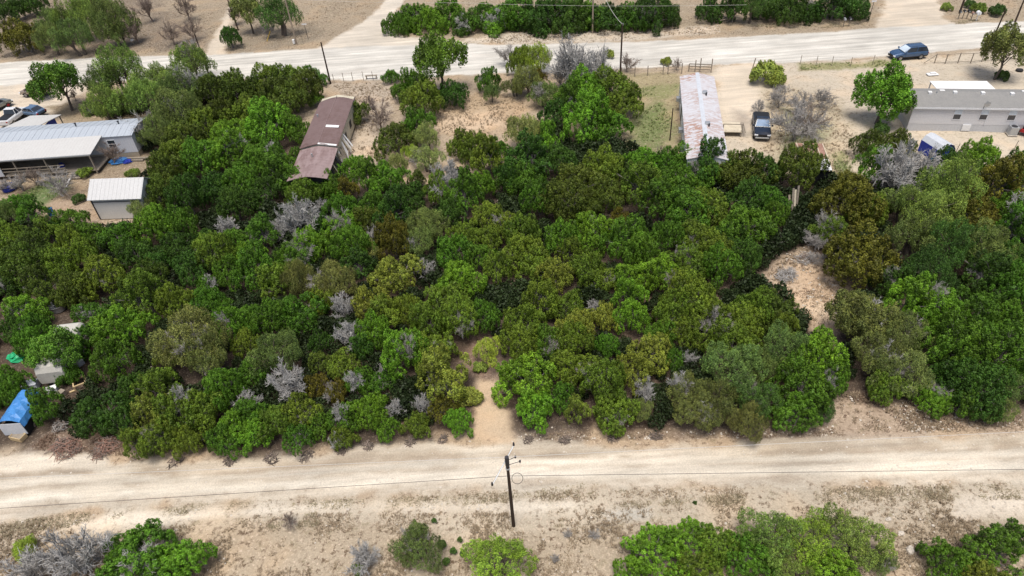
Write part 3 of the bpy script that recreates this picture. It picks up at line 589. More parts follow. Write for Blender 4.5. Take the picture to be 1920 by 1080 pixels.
for q in ((-.75, .75, -.42, -.36, .02, .5), (-.75, .75, .36, .42, .02, .5), (-.75, -.69, -.36, .36, .02, .5), (.69, .75, -.36, .36, .02, .5)): MB().box(*q).build('side_board', MT['newwood'], root)
MB().box(-.69, .69, -.36, .36, .0, .42).build('base', MT['wood'], root)
b = at(63, 792); root = empty('wood_pallet', (b[0], b[1], 0), RD(30), 'grey slatted pallet leaning on the blue tarp shelter', 'pallet')
m = MB()
R = Matrix.Rotation(RD(-62), 3, 'Y')
for i in range(5): m.box(0, 1.5, -.6+i*.28, -.44+i*.28, 0, .05, 0, R)
for i in range(3): m.box(.05+i*.65, .15+i*.65, -.6, .68, -.09, -.001, 0, R)
m.build('slats', MT['wood'], root)
b = at(33, 672); root = empty('covered_pile', (b[0], b[1], 0), 0, 'heap under a bright green tarp left of the travel trailer', 'covered pile'); root.scale = (.7, .7, .7)
def blob(rx, ry, rz_, seed, n=14, k=.18):
    r = random.Random(seed); m = MB(); rings = []
    for i in range(7):
        th = math.pi/2*i/6; rings.append([(rx*math.cos(th)*math.cos(a)*(1+r.uniform(-k, k)), ry*math.cos(th)*math.sin(a)*(1+r.uniform(-k, k)), rz_*math.sin(th)*(1+r.uniform(-k, k)*.5)) for a in np.linspace(0, 2*math.pi, n+1)[:-1]])
    m.loft(rings); return m
blob(1.0, .8, .95, 3, 11, .3).build('tarp', MT['greentarp'], root); MB().box(-.4, .4, -.3, .3, .02, .5).build('stacked_box', MT['wood'], root)
b = at(111, 580); root = empty('steel_tub', (b[0], b[1], 0), .3, 'round galvanised tub lying in a gap among trees behind the travel trailer', 'tub')
m = MB(); m.loft([[(r*math.cos(a), r*math.sin(a), z) for a in np.linspace(0, 2*math.pi, 19)[:-1]] for r, z in ((.02, .35), (.6, .3), (.68, .62), (.74, .64), (.74, .58), (.68, .5), (.62, 0), (.02, 0))]); m.build('basin', MT['metal'], root); MB().tube([(-.4, 0, .42), (.4, .1, .42)], .03, 6).build('handle', MT['darkmetal'], root)
b = at(153, 722); root = empty('lumber_stand', (b[0], b[1], 0), .5, 'unfinished stand of new yellow lumber on the litter beside the travel trailer', 'stand')
for q in ((-.5, .5, -.5, -.4, .4, .5), (-.5, .5, .4, .5, .4, .5), (-.5, -.4, -.4, .4, .4, .5), (.4, .5, -.4, .4, .4, .5)): MB().box(*q).build('rail', MT['newwood'], root)
for x, y in ((-.45, -.45), (.45, -.45), (-.45, .45), (.45, .45)): MB().box(x-.05, x+.05, y-.05, y+.05, 0, .4).build('leg', MT['newwood'], root)
MB().box(-.9, -.5, -.5, -.35, .02, .12).build('offcut', MT['newwood'], root)
def small(name, px, py, label, cat, mat, sx, sy, sz, rz=.4, lid=None):
    b = at(px, py); r = empty(name, (b[0], b[1], 0), rz, label, cat)
    MB().box(-sx/2, sx/2, -sy/2, sy/2, 0, sz).build('body', mat, r, .04)
    MB().box(-sx/2-.02, sx/2+.02, -sy/2-.02, sy/2+.02, sz+.002, sz+.07).build('lid', lid or mat, r, .02); return r
small('cooler', 101, 736, 'small white cooler on the ground between the blue tarp shelter and the lumber frame', 'cooler', MT['white'], .8, .5, .5)
small('storage_bin', 62, 728, 'pale grey storage bin just behind the blue tarp shelter', 'bin', MT['canvas'], 1.1, .7, .6, .2)
small('bucket_box', 150, 684, 'pale blue plastic tub beside the travel trailer trees', 'tub', MT['canvas'], .7, .6, .5, .9)
small('cardboard_box', 117, 742, 'dull tan box on the litter beside the white cooler', 'box', MT['wood'], .6, .5, .4, 1.1)
# ------------------------------------------------------------------ vehicles
def wheel(root, x, y, r, w, s):
    t = MB()
    prof = [(r*.62, -w/2), (r*.9, -w/2), (r, -w/2+.05), (r, w/2-.05), (r*.9, w/2), (r*.62, w/2)]
    rings = [[(x+p*math.cos(a), y+q, r+p*math.sin(a)) for p, q in prof] for a in np.linspace(0, 2*math.pi, 21)]
    t.loft(rings, caps=False); o = t.build('wheel', MT['tyre'], root, smooth=False)
    m = MB(); m.tube([(x, y-w/2*.7, r), (x, y+w/2*.7, r)], r*.63, 16)
    for k in range(5):
        a = 2*math.pi*k/5; m.box(-.04, r*.6, 0, .03, -.04, .04, 0, None); n = 8
        for i in range(len(m.v)-8, len(m.v)):
            vx, vy, vz = m.v[i]; m.v[i] = (x+vx*math.cos(a)-vz*math.sin(a), y+s*w/2*.7+s*vy, r+vx*math.sin(a)+vz*math.cos(a))
    m.build('rim', MT['rim'], o)
def car(name, label, cat, p, rz, pm, kind='suv', glassm=None, wheelr=.37, L=4.9, W=1.94):
    root = empty(name, (p[0], p[1], 0), rz, label, cat); hw = W/2; f = L/2
    def ring(x, w, zb, zt, sh=.1, tuck=.12):
        return [(x, -w+tuck, zb), (x, -w, zb+.16), (x, -w, zt-sh-.12), (x, -w+.05, zt-sh), (x, -w+.16, zt), (x, w-.16, zt), (x, w-.05, zt-sh), (x, w, zt-sh-.12), (x, w, zb+.16), (x, w-tuck, zb)]
    if kind == 'pickup':
        st = [(-f, hw*.96, .5, 1.12), (-f+.1, hw, .42, 1.18), (-.35, hw, .36, 1.18), (.3, hw, .36, 1.14), (1.25, hw, .36, 1.14), (f-.35, hw*.97, .38, 1.06), (f-.06, hw*.9, .42, .98), (f, hw*.86, .5, .86)]
    elif kind == 'sedan':
        st = [(-f, hw*.9, .45, .9), (-f+.15, hw*.97, .34, .98), (-1.0, hw, .28, .96), (.9, hw, .28, .94), (f-.5, hw*.96, .3, .84), (f-.08, hw*.86, .34, .7), (f, hw*.8, .42, .6)]
    else:
        st = [(-f, hw*.9, .5, 1.0), (-f+.12, hw*.97, .4, 1.1), (-1.4, hw, .34, 1.12), (.9, hw, .34, 1.08), (1.5, hw*.99, .34, 1.05), (f-.4, hw*.95, .36, .98), (f-.08, hw*.85, .42, .84), (f, hw*.8, .5, .74)]
    body = MB().loft([ring(*s) for s in st][::-1]).build('body', pm, root, .03)
    MB().loft([ring(x, w+.012, zb-.02, zb+.3, .02, .1) for x, w, zb, zt in (st[1], st[2], st[-4], st[-3])][::-1]).build('sill_trim', MT['black'], root)
    zb = st[2][3]-.03
    if kind == 'pickup': bb, tt_, zt = (-.35, 1.28), (-.15, .62), 1.86
    elif kind == 'sedan': bb, tt_, zt = (-1.75, .95), (-1.05, .1), 1.42
    else: bb, tt_, zt = (-f+.12, 1.1), (-f+.5, .3), 1.74
    def rect(x0, x1, w, z): return [(x0, -w, z), (x1, -w, z), (x1, w, z), (x0, w, z)]
    MB().loft([rect(bb[0], bb[1], hw*.9, zb), rect(tt_[0], tt_[1], hw*.74, zt-.05)]).build('side_window', MT['glass'], root)
    e = .012; n0 = (bb[1]+.0, zb+.05); n1 = (tt_[1]+.03, zt-.08)
    MB().slab([(n0[0]-.02, -hw*.8, n0[1]), (n0[0]-.02, hw*.8, n0[1]), (n1[0], hw*.68, n1[1]), (n1[0], -hw*.68, n1[1])], -.03).build('windscreen', glassm or MT['blueglass'], root)
    m = MB(); m.loft([rect(tt_[0]-.03, tt_[1]+.04, hw*.76, zt-.06), rect(tt_[0]+.05, tt_[1]-.08, hw*.7, zt)])
    for s in (-1, 1):
        for (xa, xb) in ((bb[0]+.02, tt_[0]+.02), (bb[1]-.02, tt_[1]), ((bb[0]+bb[1])/2, (tt_[0]+tt_[1])/2)):
            m.tube([(xa, s*hw*.905, zb), (xb, s*hw*.745, zt-.04)], .045, 5)
    rf = m.build('roof', pm, root)
    if kind == 'suv':
        for s in (-1, 1): MB().tube([(tt_[0]+.2, s*hw*.64, zt+.07), (tt_[1]-.2, s*hw*.64, zt+.07)], .022, 6).build('roof_rail', MT['black'], rf)
    if kind == 'pickup':
        MB().box(-f+.12, -.42, -hw*.82, hw*.82, st[2][3]+.004, st[2][3]+.05).build('bed_cover', MT['black'], root, .02)
    for x in (st[-1][0]-.95, st[0][0]+1.02):
        for s in (-1, 1): wheel(root, x, s*(hw-.1), wheelr, .24, s)
    zl = st[-2][3]-.16
    for s in (-1, 1):
        MB().box(f-.14, f+.015, s*hw*.72-.2, s*hw*.72+.2, zl-.08, zl+.08).build('headlight', MT['lamp'], root, .02)
        MB().box(-f-.015, -f+.12, s*hw*.8-.13, s*hw*.8+.13, st[0][3]-.3, st[0][3]-.08).build('taillight', MT['redlamp'], root, .02)
        MB().box(.85 if kind != 'pickup' else 1.0, 1.05 if kind != 'pickup' else 1.2, s*(hw+.1)-.1, s*(hw+.1)+.1, zb+.02, zb+.2).build('mirror', pm, root, .03)
    MB().box(f-.06, f+.02, -hw*.48, hw*.48, zl-.22, zl+.06).build('grille', MT['black'], root, .02)
    MB().box(f-.12, f+.04, -hw*.8, hw*.8, .38, .56).build('bumper', MT['black'] if kind != 'pickup' else MT['metal'], root, .03)
    MB().box(-f-.04, -f+.12, -hw*.85, hw*.85, .42, .62).build('bumper', MT['black'] if kind != 'pickup' else MT['metal'], root, .03)
    return root
car('parked_suv', 'blue grey SUV parked on the verge of the far road above the round green tree', 'suv', (58.4, 92.9), RD(180+2), MT['suv'], 'suv', MT['windscreen'])
car('pickup_truck', 'dark blue pickup parked facing out beside the wooden deck and bare tree', 'pickup', (31.55, 74.6), RD(-90-16), MT['pickup'], 'pickup', MT['blueglass'], .4, 5.6, 1.98)
q = at(20, 232); car('pickup_truck', 'white pickup with an open cargo bed parked behind the porch house', 'pickup', (q[0]+.2, q[1]+.9), RD(86), MT['carwhite'], 'pickup', MT['glass'], .38, 5.0, 1.9)
q = at(62, 216); car('parked_car', 'light blue car parked beside the white pickup behind the porch house', 'car', (q[0], q[1]), RD(158), MT['carblue'], 'sedan', MT['windscreen'], .33, 4.3, 1.75)
q = at(-4, 206); car('parked_car', 'grey car with red wheel rims at the left frame edge on the dirt drive', 'car', (q[0], q[1]), RD(62), MT['cargrey'], 'suv', MT['glass'], .36, 4.4, 1.8)
q = at(70, 178); car('parked_car', 'tan and black car parked under the open tree beside the far road', 'car', (q[0], q[1]), RD(172), MT['cartan'], 'suv', MT['glass'], .36, 4.3, 1.75)
# ------------------------------------------------------------------ poles, cables, fences, mailboxes
def pole(px, py, hgt, label, mat='pole', r=.13, lean=(0, 0), arms=()):
    b = at(px, py); root = empty('utility_pole', (b[0], b[1], 0), 0, label, 'utility pole')
    top = (lean[0], lean[1], hgt)
    MB().tube([(0, 0, -.2), (lean[0]*.5, lean[1]*.5, hgt*.5), top], [r, r*.86, r*.72], 12).build('shaft', MT[mat], root)
    return root, Vector((b[0]+lean[0], b[1]+lean[1], hgt))
np_, nptop = pole(963, 985, 7.15, 'dark utility pole with a tilted arm standing on the near road verge', r=.12)
MB().tube([(0, .02, 6.4), (0, .02, 7.2)], [.125, .135], 12).tube([(0, .02, 7.2), (0, .02, 7.28)], [.135, .07], 12).build('transformer', MT['darkmetal'], np_)
arm = MB().tube([(-.95, -1.0, 6.05), (.45, .95, 7.05)], .038, 6).build('crossarm', MT['metal'], np_)
for t in (0, 1): MB().tube([(-.95+1.4*t, -1.0+1.95*t, 6.05+1.0*t), (-.95+1.4*t, -1.0+1.95*t, 6.3+1.0*t)], [.07, .05], 8).build('insulator', MT['darkmetal'], arm)
for dx, dz in ((.5, 7.05), (.75, 6.6)): MB().tube([(.1, 0, dz-.1), (dx, .1, dz)], .02, 5).tube([(dx, .1, dz-.06), (dx, .1, dz+.08)], .06, 8).build('bracket', MT['darkmetal'], np_)
MB().tube([(0, 0, 6.12), (0, 0, 6.2)], .14, 12).build('band', MT['metal'], np_)
def cable(name, pts, r, mat, label, sag=0.0):
    P_ = []
    for a, b in zip(pts[:-1], pts[1:]):
        a, b = Vector(a), Vector(b)
        for i in range(24):
            t = i/24; p = a.lerp(b, t); p.z -= sag*4*t*(1-t); P_.append(p)
    P_.append(Vector(pts[-1])); o = MB().tube([p-P_[0] for p in P_], r, 5).build(name, MT[mat]); o.location = P_[0]
    return tag(o, label, 'cable')
z1 = 7.2
l0, l1 = at(290, 882, z1), at(955, 852, z1); dirl = (l1-l0); L_ = l1-dirl*2.2
r1_ = at(1800, 813.5, z1); r2_ = l1+(r1_-l1)*1.6
cable('power_cable', [L_, tuple(nptop+Vector((0, 0, .1))), r2_], .012, 'palecable', 'thin pale power cable strung from the top of the near road utility pole')
zc = 5.4
c0, c1, c2 = at(0, 953, zc), at(953.5, 892.5, zc), at(1920, 880, zc)
cable('telephone_cable', [c1+(c0-c1)*1.5, c1, c1+(c2-c1)*1.5], .014, 'cable', 'dark telephone cable crossing the near road halfway up the near utility pole')
b = at(970, 897, zc-.2); o = MB().tube([(.33*math.cos(a), .33*math.sin(a)*.6, .33*math.sin(a)*.8) for a in np.linspace(0, 2*math.pi, 25)], .018, 5, caps=False).build('cable_loop', MT['cable']); o.location = tuple(b); tag(o, 'dark coiled loop of slack cable hanging beside the near utility pole', 'cable loop')
pole(620, 157, 6.2, 'dark pole beside the brown derelict trailer yard at the far road')
pole(192, 124, 2.9, 'short dark pole between the far road and the oak row', r=.11)
pole(391, 138, 6.3, 'dark pole rising behind the umbrella shaped oak at the far road')
p540, t540 = pole(556, 82, 9.0, 'pale utility pole with a white box at its foot at the road fork', 'palepole', .14)
MB().box(-.55, -.2, -.2, .2, .05, .75).build('meter_box', MT['white'], p540, .03)
MB().tube([(.12, 0, 8), (1.2, -.2, 0)], .015, 5).build('guy_wire', MT['cable'], p540)
pole(447, 57, 8.0, 'dark pole among the dark bushes near the road fork', lean=(-.3, 0))
p1117, t1117 = pole(1111, 62, 9.5, 'brown pole in front of the far hedge of dark junipers', 'palepole', .15)
p1172, t1172 = pole(1163, 136, 6.9, 'dark pole with drooping pale cable beside the grey bare trees', r=.14)
MB().tube([(0, 0, 6.5), (.15, -.1, 7.0), (.0, -.1, 7.1)], .035, 6).build('weatherhead', MT['metal'], p1172)
cable('service_cable', [tuple(t1172), tuple(at(1121, -40, 7.5))], .03, 'palecable', 'pale service cable drooping from the pole beside the grey bare trees', .9)
cable('service_cable', [tuple(t1117+Vector((0, 0, -4.6))), tuple(at(1085, -30, 8.0))], .02, 'palecable', 'thin cable rising from the brown pole in front of the far hedge', .5)
cable('power_cable', [tuple(at(470, -6, 8.5)), tuple(at(860, 5, 8.0)), tuple(at(1400, 9, 8.0))], .014, 'palecable', 'faint cable strung high in front of the far hedge', .3)
pole(1799, 25, 7.0, 'dark pole behind the row of mailboxes at the far junction', r=.16)
pole(1848, 103, 6.1, 'brown pole leaning beside the olive tree at the pipe fence', r=.12, lean=(.35, 0))
pole(1903, 42, 3.5, 'short dark pole behind the olive tree at the far road', r=.14)
pole(1256, 262, 4.1, 'slim black pole on the lawn beside the rusty white trailer home', r=.08)
def post_fence(name, label, pts, hgt, rails, mat='wood', r=.05, rr_=.02):
    W_ = [at(*p) for p in pts]; o = W_[0]; root = empty(name, (o[0], o[1], 0), 0, label, 'fence')
    for p in W_: MB().tube([(p[0]-o[0], p[1]-o[1], -.1), (p[0]-o[0], p[1]-o[1], hgt)], r, 7).build('post', MT[mat], root)
    for z in rails: MB().tube([(p[0]-o[0], p[1]-o[1], z) for p in W_], rr_, 5).build('rail', MT[mat], root)
    return root
pf = post_fence('pipe_fence', 'rusty pipe fence with open panels in front of the olive tree', [(1752, 118), (1772, 118.5), (1796, 117), (1820, 117), (1841, 114.5), (1870, 114), (1925, 112)], 1.3, (.12, 1.24), r=.07, rr_=.035)
q = at(1732, 119)-at(1752, 118); MB().tube([(0, 0, 1.2), (q[0], q[1], .05)], .05, 6).build('brace', MT['wood'], pf)
post_fence('wire_fence', 'thin wire fence in the grass strip above the round green tree', [(1500, 121), (1530, 122), (1559, 123), (1594, 125), (1636, 121)], 1.35, (.5, .9, 1.25), r=.04, rr_=.008)
post_fence('wire_fence', 'wire fence along the lawn beside the rusty white trailer home', [(1165, 145), (1190, 143), (1214, 141.5), (1243, 139), (1252, 138), (1278, 137)], 1.45, (.15, .6, 1.0, 1.4), r=.06, rr_=.012)
post_fence('wire_fence', 'old wire fence at the brown derelict trailer yard and far road', [(627, 156), (645, 153), (662, 152), (682, 151), (700, 151), (730, 150)], 1.4, (.4, .8, 1.2), r=.04, rr_=.008)
b = at(1410, 131); root = empty('fence_post', (b[0], b[1], 0), 0, 'lone grey post beside the olive shrub at the driveway mouth', 'post'); MB().tube([(0, 0, 0), (.25, 0, 1.7)], [.08, .07], 8).build('shaft', MT['wood'], root); MB().tube([(.25, 0, 1.7), (.255, 0, 1.73)], .075, 8).build('cap', MT['metal'], root)
A, B = at(1291, 134), at(1333, 136); root = empty('wooden_gate', (A[0], A[1], 0), math.atan2(B[1]-A[1], B[0]-A[0]), 'grey wooden gate behind the rusty white trailer home', 'gate')
L = np.linalg.norm(B-A)
for x, h_ in ((0, 1.1), (L*.28, 1.7), (L*.5, 2.0), (L, 2.0)): MB().box(x-.07, x+.07, -.06, .06, -.1, h_).build('post', MT['wood'], root)
for z in (.35, .75, 1.1): MB().box(0, L, -.09, -.062, z, z+.12).build('rail', MT['wood'], root)
A, B = at(1237, 51), at(1270, 50); root = empty('farm_gate', (A[0], A[1], 0), math.atan2(B[1]-A[1], B[0]-A[0]), 'pale farm gate with a white post at the end of the far hedge', 'gate'); L = np.linalg.norm(B-A)
MB().box(-.1, .1, -.08, .08, -.1, 1.9).build('post', MT['white'], root); MB().box(.3, .38, -.06, .06, -.1, 3.0).build('post', MT['wood'], root); MB().box(L-.05, L+.05, -.06, .06, -.1, 1.7).build('post', MT['wood'], root)
for z in (.4, 1.2): MB().box(.3, L, -.02, .02, z, z+.1).build('rail', MT['metal'], root)
b = at(1365, 42); root = empty('broken_frame', (b[0], b[1], 0), .2, 'collapsed pale wooden frame beside the far hedge gap', 'frame')
for q in (((-1.6, 0, .5), (1.2, .1, .7)), ((-1, 0, 1.6), (1.0, .2, 2.2)), ((.8, 0, 0), (.3, .3, 3.2)), ((.9, .2, 0), (1.3, .1, 1.9)), ((-.2, .2, 0), (1.2, 0, 1.1))): MB().tube(q, .07, 6).build('pole', MT['palepole'], root)
b = at(1051, 57); root = empty('marker_post', (b[0], b[1], 0), 0, 'yellow marker post on the stony verge before the far hedge', 'marker'); MB().tube([(0, 0, 0), (0, 0, 1.5)], .09, 8).build('shaft', MT['yellow'], root); MB().tube([(0, 0, 1.5), (0, 0, 1.62)], [.1, .04], 8).build('cap', MT['yellow'], root)
b = at(1628, 39); root = empty('street_sign', (b[0], b[1], 0), 0, 'thin street sign post with a small white plate at the far junction', 'sign'); MB().tube([(0, 0, 0), (.1, 0, 2.9)], .04, 6).build('post', MT['darkmetal'], root); MB().box(-.28, .48, -.015, .015, 2.9, 3.12).build('plate', MT['white'], root)
b = at(578, 73); root = empty('street_sign', (b[0], b[1], 0), 0, 'thin sign post with a pale plate beside the pale utility pole', 'sign'); MB().tube([(0, 0, 0), (-.1, 0, 2.4)], .045, 6).build('post', MT['darkmetal'], root); MB().box(-.5, .3, -.015, .015, 2.4, 2.6).build('plate', MT['white'], root)
b = at(505, 77); root = empty('marker_post', (b[0], b[1], 0), .1, 'leaning yellow marker pole below the dark bush at the road fork', 'marker'); MB().tube([(-.4, 0, 0), (.5, .3, 1.5)], .06, 7).build('shaft', MT['yellow'], root); MB().tube([(.5, .3, 1.5), (.55, .32, 1.57)], .065, 7).build('cap', MT['yellow'], root)
def mailbox(px, py, label, mat, h_=1.05, rnd=False, pm='wood'):
    b = at(px, py); root = empty('mailbox', (b[0], b[1], 0), RD(-8), label, 'mailbox')
    MB().box(-.05, .05, -.05, .05, 0, h_).build('post', MT[pm], root)
    if rnd:
        MB().tube([(0, -.26, h_+.2), (0, .3, h_+.2)], .3, 14).build('box', MT[mat], root)
    else:
        m = MB(); pr_ = [(-.15, 0), (.15, 0), (.15, .2), (.1, .29), (-.1, .29), (-.15, .2)]; m.loft([[(x, y, h_+z) for x, z in pr_] for y in (.3, -.3)]); m.build('box', MT[mat], root)
    MB().box(-.1, .1, -.34, -.305, h_+.05, h_+.2).build('door', MT['metal'], root); return root
mailbox(1581, 50, 'grey mailbox on a post, nearer the hedge of the two by the dark ditch brush', 'metal')
mailbox(1591, 49, 'dark mailbox on a post, nearer the white plated street sign', 'darkmetal')
mailbox(1796, 36, 'black mailbox at the near end of the mailbox row by the junction', 'black')
mailbox(1804, 35, 'black mailbox with a grey door, second in the mailbox row', 'black')
mailbox(1812, 35, 'black mailbox tilted forward, third in the mailbox row', 'black')
mailbox(1820, 38, 'rusty brown mailbox beside the white round one', 'rust', .95)
mailbox(1830, 39, 'white round mailbox on a white post by the dark shrub', 'white', 1.0, True, 'white')
mailbox(228, 104, 'small dark mailbox on the verge above the oak row', 'darkmetal', .8)
mailbox(251, 84, 'small white box on a post under the bare tree by the far road', 'white', .7)
def lathe(name, px, py, prof, mat, label, cat, rim=None):
    b = at(px, py); root = empty(name, (b[0], b[1], 0), 0, label, cat)
    MB().loft([[(r*math.cos(a), r*math.sin(a), z) for a in np.linspace(0, 2*math.pi, 21)[:-1]] for r, z in prof]).build('body', MT[mat], root)
    m = MB(); r, z = rim; m.tube([(r*math.cos(a), r*math.sin(a), z) for a in np.linspace(0, 2*math.pi, 25)], .035, 6, caps=False); m.build('rim', MT['darkmetal'], root); return root
lathe('water_tub', 18, 355, [(.05, 0), (.75, 0), (.85, .5), (.78, .5), (.7, .15), (.05, .12)], 'deepblue', 'dark blue tub on the grass below the porch house', 'tub', (.82, .52))
lathe('water_tub', 173, 213, [(.05, 0), (.7, 0), (.95, .45), (.9, .45), (.65, .12), (.05, .1)], 'darkmetal', 'black tub in the garden behind the porch house', 'tub', (.93, .47))
b = at(226, 303); root = empty('tarp_heap', (b[0], b[1], 0), .2, 'crumpled blue tarp heap against the porch house skirting', 'tarp'); blob(1.2, .7, .55, 9, k=.3).build('tarp', MT['tarp'], root, smooth=False); blob(.5, .5, .35, 10, k=.3).build('fold', MT['deepblue'], root).location = (1.0, -.5, 0)
b = at(250, 300); root = empty('timber_stack', (b[0], b[1], 0), -.1, 'low stack of grey timbers beside the crumpled blue tarp', 'timber stack')
for i, (y, z) in enumerate(((-.3, .1), (0, .1), (.3, .1), (-.1, .3))): MB().box(-1.8, 1.5+.2*i, y-.1, y+.1, z-.09, z+.09).build('timber', MT['wood'], root)
b = at(124, 352); b2 = at(133, 333); o = MB().box(-.08, .08, 0, float(np.linalg.norm(b2-b)), .02, .12).build('white_plank', MT['trim']); o.location = (b[0], b[1], 0); o.rotation_euler.z = math.atan2(b2[1]-b[1], b2[0]-b[0])-math.pi/2; tag(o, 'long white plank lying on the grass below the porch steps', 'plank')
lathe('plastic_drum', 98, 403, [(.05, 0), (.32, 0), (.35, .4), (.35, .5), (.32, .85), (.05, .87)], 'tarp', 'pale blue plastic drum in the trees beside the metal shed', 'drum', (.34, .86))
lathe('barrel', 120, 318, [(.05, 0), (.3, 0), (.34, .4), (.3, .85), (.05, .87)], 'deepblue', 'dark blue barrel by the porch railing', 'barrel', (.3, .86))
lathe('tyre', 1911, 133, [(.25, .05), (.4, 0), (.46, .12), (.4, .24), (.25, .2)], 'tyre', 'black tyre lying beside the olive tree at the pipe fence', 'tyre', (.3, .21))
lathe('tyre', 1450, 228, [(.25, .05), (.42, 0), (.48, .12), (.42, .24), (.25, .2)], 'metal', 'grey round trough beside the dark blue pickup', 'trough', (.3, .21))
lathe('barrel', 1907, 298, [(.05, 0), (.4, 0), (.45, .3), (.4, .6), (.05, .62)], 'darkmetal', 'dark barbecue drum on the bare yard beside the bare sapling', 'barbecue', (.42, .6))
for px, py, px2, py2, nm in ((1785, 300, 1793, 270, 'leaning dark pole nearer the canopy tent'), (1790, 307, 1798, 280, 'leaning dark pole farther from the canopy tent'), (1893, 295, 1899, 270, 'rusty stake beside the dark barbecue drum')):
    b = at(px, py); t = at(px2, py2, 0); root = empty('stake', (b[0], b[1], 0), 0, nm, 'stake'); MB().tube([(0, 0, -.1), (.25, .1, 1.9)], .04, 6).build('shaft', MT['wood'], root); MB().tube([(.25, .1, 1.9), (.255, .1, 1.93)], .045, 6).build('cap', MT['darkmetal'], root)
b = at(1748, 140); o = MB().box(-.7, .7, -.4, .4, .02, .12).box(-.3, .4, -.2, .25, .121, .3).build('white_sheet', MT['white']); o.location = (b[0], b[1], 0); tag(o, 'small white sheet on the bare yard above the white porch roof', 'sheet')
b = at(1544, 187); root = empty('low_table', (b[0], b[1], 0), -.4, 'low dark table beside the grey scrub in the bare yard', 'table'); MB().box(-.8, .8, -.35, .35, .4, .46).build('tabletop', MT['wood'], root)
for x in (-.7, .7):
    for y in (-.28, .28): MB().box(x-.04, x+.04, y-.04, y+.04, 0, .4).build('leg', MT['wood'], root)
b = at(697, 148); root = empty('bench', (b[0], b[1], 0), -.05, 'small weathered bench on the wire fence line by the far road', 'bench'); MB().box(-.9, .9, -.2, .2, .5, .56).build('seat', MT['wood'], root)
for x in (-.75, .75): MB().box(x-.05, x+.05, -.18, .18, 0, .5).build('leg', MT['wood'], root)
b = at(1483, 404); root = empty('plank_stack', (b[0], b[1], 0), RD(8), 'weathered planks propped upright under junipers by the brush clearing', 'planks')
for i, (x, h_, ln) in enumerate(((-.5, 2.2, .5), (-.2, 2.9, .3), (.05, 2.7, .35), (.3, 3.1, .2))):
    MB().slab([(x, -ln, 0), (x+.2, -ln, 0), (x+.24, .5, h_), (x+.04, .5, h_)], .05).build('plank', [MT['palepole'], MT['wood'], MT['deckwood'], MT['wood']][i], root)
def boulder(px, py, s, label):
    b = at(px, py); r = random.Random(int(px)); o = blob(s, s*.75, s*.6, int(px), 10, .2).build('boulder', MT['stone']); o.location = (b[0], b[1], -.03); o.rotation_euler.z = r.uniform(0, 6); tag(o, label, 'boulder')
boulder(1707, 1031, .33, 'pale boulder beside the dark green bush at the lower corner')
boulder(1690, 1000, .22, 'small white stone below the yellow-green oak edge')
boulder(1666, 973, .2, 'white stone at the tip of the yellow-green oak')
for root_ in [o for o in list(sc.objects) if o.get('label', '').startswith('grey car with red')]:
    for w in root_.children:
        for c in w.children:
            if c.name.startswith('rim'):
                c.data.materials[0] = MT['red']
